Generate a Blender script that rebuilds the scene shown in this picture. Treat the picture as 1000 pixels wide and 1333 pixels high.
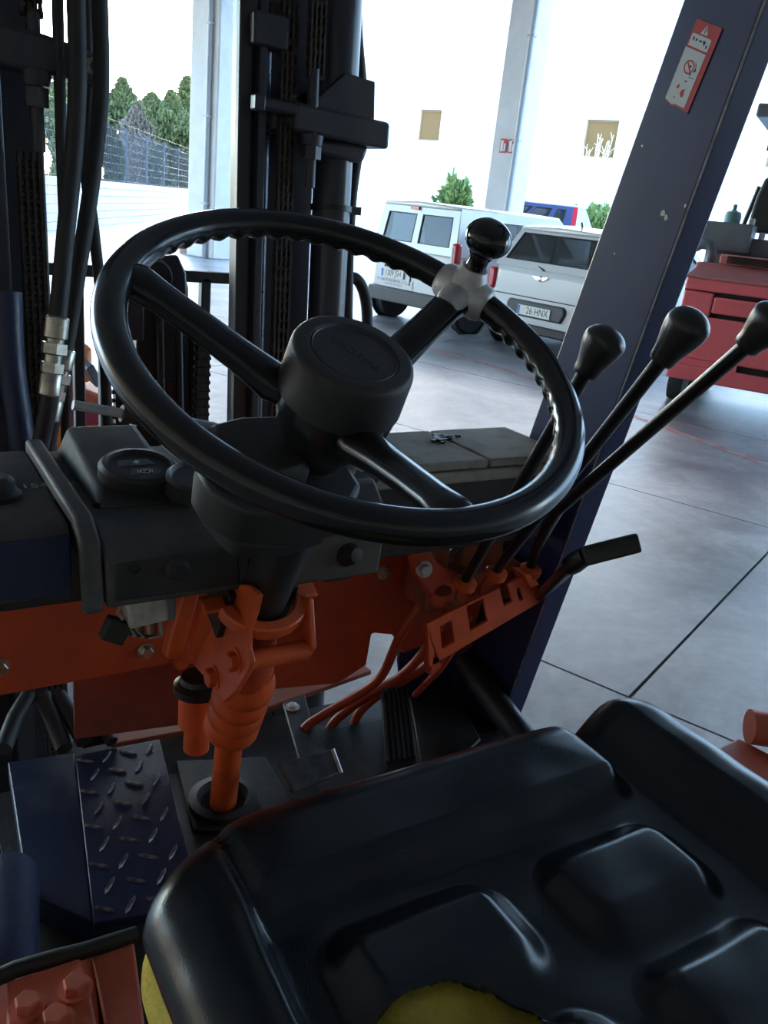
import bpy, bmesh, math, random
from mathutils import Vector, Matrix
random.seed(7)
V = Vector
R = math.radians
scene = bpy.context.scene
for o in list(bpy.data.objects): bpy.data.objects.remove(o, do_unlink=True)
col = scene.collection

# ------------------------------------------------------------------ camera
# truck axes: X right, Y forward, Z up, ground at Z = 0; the phone is held at the left behind the seat
PITCH, ROLL, YAW, FPX = R(19.8), R(6.3), R(33.0), 1090.0
CAM = V((0, 0, 1.5))
_h = V((math.sin(YAW), math.cos(YAW), 0)); _z = V((0, 0, 1))
CF = _h*math.cos(PITCH) - _z*math.sin(PITCH)
_u0 = _h*math.sin(PITCH) + _z*math.cos(PITCH)
_r0 = CF.cross(_u0)
CR = _r0*math.cos(ROLL) + _u0*math.sin(ROLL)
CU = -_r0*math.sin(ROLL) + _u0*math.cos(ROLL)
cd = bpy.data.cameras.new('camera'); cam = bpy.data.objects.new('camera', cd); col.objects.link(cam)
m = Matrix.Identity(4)
for i in range(3):
    m[i][0] = CR[i]; m[i][1] = CU[i]; m[i][2] = -CF[i]; m[i][3] = CAM[i]
cam.matrix_world = m
cd.sensor_fit = 'VERTICAL'; cd.sensor_height = 36.0; cd.lens = FPX/1333.0*36.0
cd.clip_start = 0.02; cd.clip_end = 500
scene.camera = cam

# ------------------------------------------------------------------ sky and exposure
BU = V((.925, .38, 0)); BW = V((-.38, .925, 0))       # hall axes: BU out through the open front, BW along the front
w = bpy.data.worlds.new('sky'); scene.world = w; w.use_nodes = True
nt = w.node_tree; bg = nt.nodes['Background']
sky = nt.nodes.new('ShaderNodeTexSky'); sky.sky_type = 'NISHITA'
sky.sun_disc = False; sky.sun_elevation = R(14); sky.sun_rotation = R(40); sky.air_density = 1.0; sky.dust_density = 1.2; sky.ozone_density = 2.6
sky.altitude = 50
nt.links.new(sky.outputs[0], bg.inputs[0]); bg.inputs[1].default_value = 1.0
vs = scene.view_settings
vs.view_transform = 'Standard'; vs.look = 'None'; vs.gamma = 1.0; vs.use_curve_mapping = False
vs.exposure = 1.7

# ------------------------------------------------------------------ helpers
def at(px, py, ax, v):
    d = CF + CR*((px-500)/FPX) - CU*((py-666.5)/FPX)
    return CAM + d*((v-CAM[ax])/d[ax])
def dep(px, py, t):
    return CAM + (CF + CR*((px-500)/FPX) - CU*((py-666.5)/FPX))*t
ORG = {}
def tag(o, label=None, cat=None, group=None, kind=None):
    if label: o['label'] = label
    if cat: o['category'] = cat
    if group: o['group'] = group
    if kind: o['kind'] = kind
    return o
def thing(name, loc, label, cat, group=None, kind=None):
    o = bpy.data.objects.new(name, None); col.objects.link(o); o.location = V(loc)
    o.empty_display_size = .05
    ORG[o.name] = V(loc)
    return tag(o, label, cat, group, kind)
def basis(d, hint=None):
    d = V(d).normalized()
    h = V(hint) if hint is not None else (V((0, 0, 1)) if abs(d.z) < .9 else V((1, 0, 0)))
    a = h.cross(d).normalized(); b = d.cross(a)
    return a, b, d
class MB:
    def __init__(s): s.v = []; s.f = []; s.mi = []
    def add(s, vs, fs, mi=0):
        k = len(s.v); s.v += [V(p) for p in vs]; s.f += [tuple(i+k for i in f) for f in fs]; s.mi += [mi]*len(fs); return s
    def obox(s, c, ax, ay, az, mi=0):
        c, ax, ay, az = V(c), V(ax), V(ay), V(az)
        p = [c+ax*i+ay*j+az*k for k in (-1, 1) for j in (-1, 1) for i in (-1, 1)]
        return s.add(p, [(0, 2, 3, 1), (4, 5, 7, 6), (0, 1, 5, 4), (2, 6, 7, 3), (0, 4, 6, 2), (1, 3, 7, 5)], mi)
    def box(s, a, b, mi=0):
        a, b = V(a), V(b); c = (a+b)/2; d = (b-a)/2
        return s.obox(c, (abs(d.x), 0, 0), (0, abs(d.y), 0), (0, 0, abs(d.z)), mi)
    def ring(s, c, a, b, ra, rb, n, ph=0):
        return [V(c)+a*(ra*math.cos(2*math.pi*i/n+ph))+b*(rb*math.sin(2*math.pi*i/n+ph)) for i in range(n)]
    def tube(s, pts, r, n=12, closed=False, flat=1.0, hint=None, mi=0):
        pts = [V(p) for p in pts]; N = len(pts)
        rs = r if isinstance(r, (list, tuple)) else [r]*N
        vs, fs = [], []; prev = None
        for i, p in enumerate(pts):
            if closed: d = pts[(i+1) % N]-pts[i-1]
            else: d = pts[min(i+1, N-1)]-pts[max(i-1, 0)]
            d.normalize()
            if prev is None: a, b, _ = basis(d, hint)
            else:
                a = prev-d*prev.dot(d)
                a = a.normalized() if a.length > 1e-6 else basis(d)[0]
                b = d.cross(a)
            prev = a
            vs += s.ring(p, a, b, rs[i], rs[i]*flat, n)
        for i in range(N if closed else N-1):
            for j in range(n):
                q = (i+1) % N
                fs.append((i*n+j, i*n+(j+1) % n, q*n+(j+1) % n, q*n+j))
        if not closed:
            fs.append(tuple(range(n-1, -1, -1))); fs.append(tuple((N-1)*n+j for j in range(n)))
        return s.add(vs, fs, mi)
    def rod(s, a, b, r, n=12, r2=None, mi=0): return s.tube([a, b], [r, r if r2 is None else r2], n, mi=mi)
    def lathe(s, o, axis, prof, n=24, hint=None, ph=0, mi=0):
        a, b, d = basis(axis, hint); vs, fs = [], []
        for r, h in prof: vs += s.ring(V(o)+d*h, a, b, max(r, 1e-5), max(r, 1e-5), n, ph)
        for i in range(len(prof)-1):
            for j in range(n): fs.append((i*n+j, i*n+(j+1) % n, (i+1)*n+(j+1) % n, (i+1)*n+j))
        fs.append(tuple(range(n-1, -1, -1))); fs.append(tuple((len(prof)-1)*n+j for j in range(n)))
        return s.add(vs, fs, mi)
    def prism(s, poly, vec, mi=0):
        p = [V(q) for q in poly]; n = len(p); vec = V(vec)
        return s.add(p+[q+vec for q in p], [tuple(range(n-1, -1, -1)), tuple(range(n, 2*n))]+[(i, (i+1) % n, n+(i+1) % n, n+i) for i in range(n)], mi)
    def sheet(s, rows, mi=0):
        m_, n = len(rows), len(rows[0])
        return s.add([p for r_ in rows for p in r_], [(i*n+j, i*n+j+1, (i+1)*n+j+1, (i+1)*n+j) for i in range(m_-1) for j in range(n-1)], mi)
    def build(s, name, mat, parent=None, bevel=0, seg=2, ang=38, fix=True, origin=None):
        if parent is not None: L = ORG[parent.name]
        elif origin is not None: L = V(origin)
        else:
            xs = [p.x for p in s.v]; ys = [p.y for p in s.v]
            L = V(((min(xs)+max(xs))/2, (min(ys)+max(ys))/2, min(p.z for p in s.v)))
        me = bpy.data.meshes.new(name)
        me.from_pydata([p-L for p in s.v], [], s.f)
        mats = mat if isinstance(mat, (list, tuple)) else [mat]
        for q in mats: me.materials.append(q)
        if len(mats) > 1:
            for i, p in enumerate(me.polygons): p.material_index = s.mi[i]
        if fix:
            b = bmesh.new(); b.from_mesh(me); bmesh.ops.recalc_face_normals(b, faces=b.faces); b.to_mesh(me); b.free()
        me.shade_smooth(); me.set_sharp_from_angle(angle=R(ang))
        o = bpy.data.objects.new(name, me); col.objects.link(o)
        if parent is not None: o.parent = parent
        else: o.location = L
        ORG[o.name] = L
        if bevel:
            md = o.modifiers.new('bevel', 'BEVEL'); md.width = bevel; md.segments = seg; md.limit_method = 'ANGLE'; md.angle_limit = R(35)
            md.harden_normals = False
        return o
def rrect(hx, hy, r, n=5):
    pts = []
    for cx, cy, a0 in ((hx-r, hy-r, 0), (-hx+r, hy-r, 90), (-hx+r, -hy+r, 180), (hx-r, -hy+r, 270)):
        for i in range(n+1):
            a = R(a0+90*i/n); pts.append((cx+r*math.cos(a), cy+r*math.sin(a)))
    return pts
def textmesh(name, s, size, mat, parent, o, dx, dy, thick=.0005, align='CENTER', squeeze=1.0):
    cu = bpy.data.curves.new(name, 'FONT'); cu.body = s; cu.size = 1; cu.extrude = 0; cu.align_x = align; cu.align_y = 'CENTER'
    t = bpy.data.objects.new('tmp', cu); col.objects.link(t)
    dg = bpy.context.evaluated_depsgraph_get(); me = bpy.data.meshes.new_from_object(t.evaluated_get(dg))
    bpy.data.objects.remove(t)
    mb = MB(); dx, dy = V(dx).normalized(), V(dy).normalized(); nn = dx.cross(dy)
    vs_ = [V(o)+dx*(q.co.x*size*squeeze)+dy*(q.co.y*size) for q in me.vertices]
    fs = [tuple(p.vertices) for p in me.polygons]
    mb.add([p+nn*thick for p in vs_], fs)
    bpy.data.meshes.remove(me)
    return mb.build(name, mat, parent, fix=False)
def dup(root, loc, label=None, rotz=None):
    r = root.copy(); col.objects.link(r); r.location = V(loc); ORG[r.name] = V(loc)
    if rotz is not None: r.rotation_euler.z = rotz
    if label: r['label'] = label
    for ch in list(root.children):
        c = ch.copy(); col.objects.link(c); c.parent = r
        for g in list(ch.children):
            d = g.copy(); col.objects.link(d); d.parent = c
    return r
def bolt(parent, p, axis, r=.008, h=.007, mat=None, name='bolt', washer=True):
    mb = MB(); a = V(axis).normalized()
    if washer: mb.lathe(V(p)-a*.001, a, [(r*1.35, 0), (r*1.35, .0025)], 16)
    mb.lathe(V(p), a, [(r, 0), (r, h*.85), (r*.85, h)], 6)
    return mb.build(name, mat, parent)

# ------------------------------------------------------------------ materials
def mat(name, c, rough=.5, metal=0.0, c2=None, sc=30.0, mix=(.4, .7), bump=0.0, bsc=200.0, coat=0.0, spec=.5, rvar=0.0, emit=0, alpha=1, trans=0, detail=6, stretch=None):
    m = bpy.data.materials.new(name); m.use_nodes = True; n = m.node_tree.nodes; l = m.node_tree.links
    b = n['Principled BSDF']; b.inputs['Base Color'].default_value = (*c, 1); b.inputs['Roughness'].default_value = rough
    b.inputs['Metallic'].default_value = metal; b.inputs['Specular IOR Level'].default_value = spec
    b.inputs['Coat Weight'].default_value = coat; b.inputs['Coat Roughness'].default_value = .15
    b.inputs['Transmission Weight'].default_value = trans; b.inputs['Alpha'].default_value = alpha
    tc = n.new('ShaderNodeTexCoord'); src = tc.outputs['Object']
    if stretch:
        mp = n.new('ShaderNodeMapping'); mp.inputs['Scale'].default_value = stretch; l.new(src, mp.inputs[0]); src = mp.outputs[0]
    if c2 or rvar:
        no = n.new('ShaderNodeTexNoise'); no.inputs['Scale'].default_value = sc; no.inputs['Detail'].default_value = detail; no.inputs['Roughness'].default_value = .65
        l.new(src, no.inputs['Vector'])
        rp = n.new('ShaderNodeValToRGB'); rp.color_ramp.elements[0].position = mix[0]; rp.color_ramp.elements[1].position = mix[1]
        rp.color_ramp.elements[0].color = (*c, 1); rp.color_ramp.elements[1].color = (*(c2 or c), 1)
        l.new(no.outputs['Fac'], rp.inputs[0]); l.new(rp.outputs[0], b.inputs['Base Color'])
        if rvar:
            mr = n.new('ShaderNodeMapRange'); mr.inputs[1].default_value = .3; mr.inputs[2].default_value = .7
            mr.inputs[3].default_value = max(.02, rough-rvar); mr.inputs[4].default_value = min(1, rough+rvar)
            l.new(no.outputs['Fac'], mr.inputs[0]); l.new(mr.outputs[0], b.inputs['Roughness'])
    if bump:
        n2 = n.new('ShaderNodeTexNoise'); n2.inputs['Scale'].default_value = bsc; n2.inputs['Detail'].default_value = 4
        l.new(src, n2.inputs['Vector'])
        bp = n.new('ShaderNodeBump'); bp.inputs['Strength'].default_value = bump; bp.inputs['Distance'].default_value = .002
        l.new(n2.outputs['Fac'], bp.inputs['Height']); l.new(bp.outputs[0], b.inputs['Normal'])
    return m
M = dict(
    rim=mat('wheel_plastic', (.012, .0115, .012), .2, c2=(.014, .013, .013), sc=8, spec=.5),
    hubp=mat('hub_plastic', (.028, .027, .027), .5, c2=(.045, .042, .04), sc=18, bump=.12, bsc=900),
    knob=mat('gloss_black', (.01, .009, .009), .07, spec=.6),
    lknob=mat('lever_knob_plastic', (.018, .018, .017), .33, c2=(.032, .03, .028), sc=40, rvar=.08),
    alu=mat('cast_aluminium', (.62, .61, .61), .45, .35, c2=(.42, .41, .41), sc=55, bump=.15, bsc=160, rvar=.1),
    black=mat('black_paint', (.011, .011, .012), .45, c2=(.03, .026, .024), sc=20, mix=(.5, .8), rvar=.1),
    rodb=mat('rod_black', (.010, .010, .011), .3, c2=(.02, .016, .015), sc=60, mix=(.6, .8)),
    rubber=mat('black_rubber', (.015, .015, .016), .6, c2=(.03, .028, .026), sc=15, bump=.1, bsc=400),
    dash=mat('dusty_dash', (.045, .045, .048), .6, c2=(.13, .115, .10), sc=9, mix=(.42, .75), bump=.18, bsc=500),
    dashd=mat('dash_front', (.018, .018, .020), .45, c2=(.045, .04, .037), sc=12, bump=.1, bsc=500),
    cowl=mat('dusty_cowl', (.30, .265, .225), .8, c2=(.13, .10, .085), sc=14, mix=(.5, .75), bump=.3, bsc=260),
    navy=mat('navy_paint', (.018, .024, .10), .42, c2=(.03, .036, .11), sc=7, mix=(.4, .75), rvar=.08, bump=.05, bsc=60),
    navyd=mat('navy_worn', (.016, .027, .075), .42, c2=(.05, .058, .085), sc=26, mix=(.55, .82), bump=.25, bsc=150, rvar=.12),
    steelw=mat('worn_edge', (.28, .27, .27), .4, .6, c2=(.12, .1, .09), sc=60),
    orange=mat('orange_paint', (.54, .070, .022), .45, c2=(.36, .050, .020), sc=10, mix=(.42, .8), bump=.08, bsc=90, rvar=.1),
    orangeb=mat('bright_orange', (.70, .105, .025), .4, c2=(.50, .075, .024), sc=22, mix=(.5, .8), rvar=.1),
    oranged=mat('dusty_orange', (.42, .105, .05), .65, c2=(.20, .09, .06), sc=16, mix=(.4, .7), bump=.2, bsc=200),
    redor=mat('faded_red_orange', (.62, .14, .075), .5, c2=(.45, .11, .07), sc=18, mix=(.45, .75), bump=.1, bsc=120),
    floor=mat('cab_floor', (.018, .017, .017), .6, c2=(.05, .043, .037), sc=14, mix=(.45, .75), bump=.3, bsc=180),
    grease=mat('grease_dark', (.014, .012, .012), .42, c2=(.045, .034, .028), sc=35, mix=(.5, .75), bump=.3, bsc=220),
    mast=mat('mast_paint', (.030, .033, .045), .42, c2=(.07, .06, .056), sc=12, mix=(.45, .8), rvar=.1, stretch=(1, 1, .3)),  # base tone lifted slightly to carry veiling haze
    cyl=mat('cylinder_paint', (.030, .034, .048), .28, c2=(.036, .037, .046), sc=8),
    chrome=mat('pipe_steel', (.25, .29, .36), .3, .8, c2=(.14, .14, .17), sc=30, rvar=.1),
    chain=mat('greasy_chain', (.035, .027, .024), .5, .3, c2=(.10, .075, .06), sc=120, mix=(.45, .75)),
    zinc=mat('zinc', (.58, .54, .46), .33, .9, c2=(.35, .31, .25), sc=90),
    brown=mat('brown_grip', (.085, .05, .045), .6, c2=(.05, .035, .03), sc=40),
    vinyl=mat('seat_vinyl', (.0075, .010, .013), .26, c2=(.011, .013, .016), sc=9, spec=.5, bump=.10, bsc=500),
    foam=mat('yellow_foam', (.55, .42, .06), .95, c2=(.36, .27, .05), sc=38, bump=.9, bsc=240),
    white=mat('sticker_white', (.72, .74, .77), .5), red=mat('sticker_red', (.58, .05, .05), .5), ink=mat('ink_black', (.03, .03, .04), .5),
    chalk=mat('paint_marker', (.26, .30, .20), .8), icong=mat('icon_green', (.35, .55, .38), .5), iconw=mat('icon_white', (.62, .60, .58), .5),
    conn=mat('white_connector', (.55, .54, .48), .6, c2=(.30, .28, .24), sc=50), wirew=mat('wire_pale', (.35, .31, .28), .5), wireb=mat('wire_black', (.02, .02, .02), .5),
    clear=mat('yellowed_lens', (.6, .5, .36), .3),
)

# ------------------------------------------------------------------ hall: floor, columns, roof
def conc(name, c1, c2, sc):
    m = bpy.data.materials.new(name); m.use_nodes = True; n = m.node_tree.nodes; l = m.node_tree.links; b = n['Principled BSDF']
    tc = n.new('ShaderNodeTexCoord')
    ge = n.new('ShaderNodeNewGeometry')
    def noise(scale, det, dist=0):
        q = n.new('ShaderNodeTexNoise'); q.inputs['Scale'].default_value = scale; q.inputs['Detail'].default_value = det; q.inputs['Roughness'].default_value = .62; q.inputs['Distortion'].default_value = dist
        l.new(ge.outputs['Position'], q.inputs['Vector']); return q
    a = noise(sc, 8, 1.2); r1 = n.new('ShaderNodeValToRGB'); r1.color_ramp.elements[0].color = (*c1, 1); r1.color_ramp.elements[1].color = (*c2, 1)
    r1.color_ramp.elements[0].position = .36; r1.color_ramp.elements[1].position = .66; l.new(a.outputs['Fac'], r1.inputs[0])
    f = noise(sc*14, 6); mx = n.new('ShaderNodeMixRGB'); mx.blend_type = 'OVERLAY'; mx.inputs[0].default_value = .35
    l.new(r1.outputs[0], mx.inputs[1]); l.new(f.outputs['Fac'], mx.inputs[2]); l.new(mx.outputs[0], b.inputs['Base Color'])
    mr = n.new('ShaderNodeMapRange'); mr.inputs[3].default_value = .28; mr.inputs[4].default_value = .52; l.new(a.outputs['Fac'], mr.inputs[0]); l.new(mr.outputs[0], b.inputs['Roughness'])
    return m
M['conc'] = conc('polished_concrete', (.145, .15, .153), (.325, .33, .335), 1.15)
M['joint'] = mat('joint_dark', (.05, .05, .05), .8)
M['yard'] = conc('yard_concrete', (.42, .41, .39), (.55, .54, .52), .5)
M['plaster'] = mat('white_plaster', (.80, .79, .77), .8, c2=(.72, .71, .69), sc=1.5)
M['colgrey'] = mat('column_concrete', (.78, .77, .76), .8, c2=(.70, .69, .68), sc=2.5)
M['roofm'] = mat('roof_panel', (.30, .30, .29), .7); M['wallg'] = mat('wall_panel', (.36, .35, .33), .8)
M['redline'] = mat('worn_red_paint', (.42, .12, .11), .6, c2=(.36, .33, .33), sc=5, mix=(.45, .62))
P0 = V((2.16, 1.64, 0))                                   # where two floor joints cross
def bp(u, w_, z=0): return P0 + BU*u + BW*w_ + V((0, 0, z))
mb = MB(); mb.obox(bp(1.5, -1.5, -.125), BU*11.4, BW*19.5, V((0, 0, .112)))
fl = tag(mb.build('floor', M['joint']), 'grey polished concrete hall floor with thin saw-cut joints', 'floor', kind='structure')
UE = [-9.8, -4.9, -2.45, 0, 2.45, 4.9, 7.35, 9.8, 12.9]
WE = [-21, -15, -10, -5, 0, 5, 10, 15, 18]
g = .006
for i in range(len(UE)-1):
    for j in range(len(WE)-1):
        mb = MB(); a, b = UE[i]+g, UE[i+1]-g; c, d = WE[j]+g, WE[j+1]-g
        mb.prism([bp(a, c, -.012), bp(b, c, -.012), bp(b, d, -.012), bp(a, d, -.012)], (0, 0, .012))
        mb.build('slab', M['conc'], fl)
mb = MB(); pts = [at(x, y, 2, 0) for x, y in ((540, 449), (600, 465), (660, 482), (760, 517), (860, 555), (1000, 605), (1100, 640))]
L, Rr = [], []
for i, p in enumerate(pts):
    d = (pts[min(i+1, 6)]-pts[max(i-1, 0)]).normalized(); s = V((d.y, -d.x, 0))*.045
    L.append(p+s+V((0, 0, .0015))); Rr.append(p-s+V((0, 0, .0015)))
mb.sheet([L, Rr]); mb.build('painted_line', M['redline'], fl)['label'] = 'worn red painted line'
mb = MB(); mb.obox(bp(52.9, 10, -.14), BU*40, BW*60, V((0, 0, .12)))
tag(mb.build('ground', M['yard']), 'pale sunlit concrete yard outside the hall', 'yard', kind='structure')
mb = MB(); mb.obox(bp(1.4, 47.0, -.14), BU*11.5, BW*29.0, V((0, 0, .12)))
tag(mb.build('ground', M['yard']), 'pale concrete yard beside the hall, below the block wall', 'yard', kind='structure')
# roof slab and the closed back of the hall
mb = MB(); mb.obox(bp(1.2, 2, 6.6), BU*12.4, BW*20, V((0, 0, .12)))
tag(mb.build('ceiling', M['roofm']), 'grey flat hall roof above the parked vehicles', 'roof', kind='structure')
mb = MB(); mb.obox(bp(-10.6, 2, 3.25), BU*.15, BW*20, V((0, 0, 3.25)))
tag(mb.build('wall_back', M['wallg']), 'plain back wall closing the hall behind the truck', 'wall', kind='structure')
mb = MB(); mb.obox(bp(1.2, -16, 3.25), BU*11.6, BW*.15, V((0, 0, 3.25)))  # out of view, added to narrow the light reaching the hall
tag(mb.build('wall_right', M['wallg']), 'plain unseen side wall on the right, added to dim the hall', 'wall', kind='structure')

def column(base, hw, hd, label, z1, strip):
    t = thing('hall_column', base, label, 'column', 'white columns of the hall front')
    b = V(base); mb = MB(); mb.obox(b+V((0, 0, z1/2)), BU*hd, BW*hw, V((0, 0, z1/2))); mb.build('shaft', M['colgrey'], t, bevel=.03)
    mb = MB(); mb.tube([b-BU*(hd+.06)+BW*strip+V((0, 0, .02)), b-BU*(hd+.06)+BW*strip+V((0, 0, z1-.1))], .055, 12)
    for z in (1.2, 3.0, 4.8): mb.obox(b-BU*(hd+.05)+BW*strip+V((0, 0, z)), BU*.06, BW*.07, V((0, 0, .02)))
    mb.build('downpipe', M['chrome2'] if 'chrome2' in M else M['alu'], t)
    return t
M['chrome2'] = mat('painted_pipe', (.45, .48, .52), .5)
cl = at(272, 335, 2, 0); column(cl, .45, .3, 'pale hall column with a downpipe, left of the lift cylinder', 6.48, -.22)
crp = dep(652, 300, 17.2); crp.z = 0
ct = column(crp, .30, .3, 'tall column with red fire signs behind the white van', 6.48, -.27)
for k, dw in enumerate((.02, -.17)):
    sb = V((crp.x, crp.y, 0))-BU*.345+BW*dw; z = at(663, 192, 1, crp.y).z
    mb = MB(); mb.obox(sb+V((0, 0, z)), BU*.008, BW*.07, V((0, 0, .125))); so = mb.build('fire_sign', M['red'], ct)
    mb = MB(); mb.obox(sb-BU*.010+BW*.026+V((0, 0, z)), BU*.003, BW*.03, V((0, 0, .10))); mb.obox(sb-BU*.010-BW*.036+V((0, 0, z-.025)), BU*.003, BW*.017, V((0, 0, .07)))
    mb.build('sign_symbol', M['white'], so)

# ------------------------------------------------------------------ yard: block wall, fence, trees, building
M['block'] = mat('concrete_block', (.62, .60, .57), .9, c2=(.52, .50, .48), sc=4)
M['mortar'] = mat('mortar', (.5, .49, .47), .9)
M['fencem'] = mat('fence_grey', (.05, .055, .07), .6)
wa, wb_ = at(40, 303, 2, -.02), at(262, 281, 2, -.02); wd = (wb_-wa).normalized(); wn = V((-wd.y, wd.x, 0)); WL = (wb_-wa).length; WH = 1.42
mb = MB(); mb.obox((wa+wb_)/2+wn*.12+V((0, 0, WH/2)), wd*(WL/2), wn*.115, V((0, 0, WH/2)))
wl = tag(mb.build('wall_yard', M['mortar']), 'low pale block wall below the mesh fence', 'wall', kind='structure')
bw, bh = WL/22, WH/6; bm_ = None
for r_ in range(6):
    for k in range(22):
        off = .5*bw if r_ % 2 else 0
        c = wa+wd*(bw*(k+.5)+off*(1 if k < 21 else .5))+V((0, 0, bh*(r_+.5)))
        if bm_ is None:
            mb = MB(); mb.obox(c, wd*(bw/2-.012), wn*.03, V((0, 0, bh/2-.010))); o0 = mb.build('block', M['block'], wl); bm_ = (o0, c)
        else:
            o = bm_[0].copy(); col.objects.link(o); o.parent = wl; o.location = c-bm_[1]
fe = thing('mesh_fence', wa+V((0, 0, WH)), 'grey wire mesh fence with slim posts on the low block wall', 'fence')
FH = 1.9
for k in range(9):
    p = wa+wd*(WL*k/8)+wn*.12+V((0, 0, WH)); mb = MB(); mb.rod(p, p+V((0, 0, FH)), .035, 8); mb.build('post', M['fencem'], fe)
mb = MB()
for k in range(int(WL/.16)):
    p = wa+wd*(.16*k)+wn*.12+V((0, 0, WH)); mb.rod(p, p+V((0, 0, FH-.05)), .006, 4)
for k in range(8):
    p = wa+wn*.12+V((0, 0, WH+.05+k*.28)); mb.rod(p, p+wd*WL, .007, 4)
mb.build('wire_mesh', M['fencem'], fe)['kind'] = 'stuff'
M['cyp'] = mat('cypress_leaf', (.075, .090, .028), .7, c2=(.14, .15, .045), sc=2.0)
M['cypdry'] = mat('dry_branch', (.17, .13, .095), .8, c2=(.11, .09, .06), sc=3)
M['bush'] = mat('bush_leaf', (.17, .24, .06), .6, c2=(.26, .32, .10), sc=3)
M['bark'] = mat('bark', (.12, .09, .07), .9)
def leaves(mb, c, n, size, fn):
    for _ in range(n):
        p, up = fn()
        a = V((random.gauss(0, 1), random.gauss(0, 1), random.gauss(0, 1))).normalized(); b = (V(up)+V((random.gauss(0, .4), random.gauss(0, .4), random.gauss(0, .3)))).normalized()
        a = (a-b*a.dot(b)).normalized(); s = size*random.uniform(.6, 1.4)
        q = c+p; mb.add([q-a*s*.28, q+a*s*.28, q+a*s*.2+b*s, q-a*s*.2+b*s*1.1], [(0, 1, 2, 3)])
def cypress(base, h, r, label, dry=False):
    t = thing('cypress_tree', base, label, 'tree', 'cypress row beyond the fence'); b = V(base)
    mb = MB(); mb.tube([b, b+V((0, 0, h*.5)), b+V((0, 0, h*.93))], [r*.13, r*.1, .02], 8); mb.build('trunk', M['bark'], t)
    def fn():
        z = random.random()**1.15; rr = r*min(1, (1-z)*4.5+.05)*(.75+.25*math.sin(9*z+b.x*5))*random.uniform(.55, 1.0); a = random.uniform(0, 6.283)
        return V((rr*math.cos(a), rr*math.sin(a), .25+z*(h-.25))), V((.35*math.cos(a), .35*math.sin(a), 1))
    mb = MB(); leaves(mb, b, 14000, h*.032, fn); mb.build('foliage', M['cypdry'] if dry else M['cyp'], t, fix=False)
pos = ['at the left edge of the hedge, half behind the hoses', 'second in the row, beside the dry one', 'next right of the dry one, broad and low', 'tall and narrow, fourth of the green ones', 'tallest spire close to the pale column', 'last one, half behind the pale column']
for k, (px, dd, h, r_) in enumerate([(95, 40, 6.0, 1.7), (160, 42, 5.9, 1.7), (197, 45, 5.7, 1.5), (221, 47, 6.1, 1.35), (241, 50, 7.2, 1.1), (266, 54, 7.2, 1.5)]):
    p = dep(px, 250, dd); cypress((p.x, p.y, 0), h, r_, 'green cypress '+pos[k])
p = dep(178, 250, 39); cypress((p.x, p.y, 0), 4.7, .7, 'dry brown cypress in the middle of the green row', True)
def bush(base, h, r, label):
    t = thing('leafy_bush', base, label, 'bush', 'bushes in front of the white building'); b = V(base)
    mb = MB()
    for k in range(7):
        a = k*.9; mb.tube([b, b+V((r*.3*math.cos(a), r*.3*math.sin(a), h*.4)), b+V((r*.6*math.cos(a), r*.6*math.sin(a), h*.8))], [.04, .03, .01], 6)
    mb.build('stem', M['bark'], t)
    def fn():
        while True:
            q = V((random.uniform(-1, 1), random.uniform(-1, 1), random.uniform(-1, 1)))
            if .35 < q.length < 1: break
        k = 1+.18*math.sin(q.x*7+b.x)*math.cos(q.y*6)
        return V((q.x*r*k, q.y*r*k, h*.55+q.z*h*.45*k)), q+V((0, 0, .4))
    mb = MB(); leaves(mb, b, 2600, h*.075, fn); mb.build('foliage', M['bush'], t, fix=False)
p = dep(592, 262, 27); bush((p.x, p.y, -.02), 2.6, .55, 'small yellow-green bush above the roof of the white van')
p = dep(735, 290, 27); bush((p.x, p.y, -.02), 1.95, 1.0, 'yellow-green bush behind the blue car, left one')
p = dep(778, 292, 26); bush((p.x, p.y, -.02), 2.25, 1.0, 'taller yellow-green bush touching the blue pillar')
# white building across the yard
M['winframe'] = mat('window_frame', (.22, .15, .08), .6); M['winglass'] = mat('dark_pane', (.16, .085, .03), .6, spec=.2)
fb0 = bp(34, -30); fb1 = bp(34, 26.5)
bt = thing('white_building', (fb0+fb1)/2, 'long white building with small square windows across the yard', 'building')
H = 15.0; nrm = -BU
wins = []
for (px0, px1, py0, py1) in ((547, 571, 142, 184), (764, 798, 155, 206)):
    q = []
    for px, py in ((px0, py0), (px1, py1)):
        d = CF+CR*((px-500)/FPX)-CU*((py-666.5)/FPX); s = ((fb0-CAM).dot(BU))/d.dot(BU); q.append(CAM+d*s)
    ws = sorted([(q[0]-fb0).dot(BW), (q[1]-fb0).dot(BW)]); wins.append((ws[0], ws[1], q[1].z, q[0].z))
wins.sort()
for k in (1, 2): wins.append((wins[-1][1]+5.0, wins[-1][1]+6.3, wins[-1][2], wins[-1][3]))
wins.insert(0, (wins[0][0]-7.5, wins[0][0]-6.2, wins[0][2], wins[0][3]))
mb = MB(); LEN = (fb1-fb0).length
def wbx(a, b, z0, z1, t0=0, t1=.3): mb.prism([fb0+BW*a+BU*t0+V((0, 0, z0)), fb0+BW*b+BU*t0+V((0, 0, z0)), fb0+BW*b+BU*t1+V((0, 0, z0)), fb0+BW*a+BU*t1+V((0, 0, z0))], (0, 0, z1-z0))
x = 0
for (a, b, z0, z1) in wins:
    wbx(x, a, -.02, H); wbx(a, b, -.02, z0); wbx(a, b, z1, H); x = b
wbx(x, LEN, -.02, H); wbx(0, LEN, -.02, H, 6, 6.3); wbx(-.01, .3, -.02, H, .3, 6); wbx(LEN-.3, LEN, -.02, H, .3, 6)
mb.build('facade', M['plaster'], bt)
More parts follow.
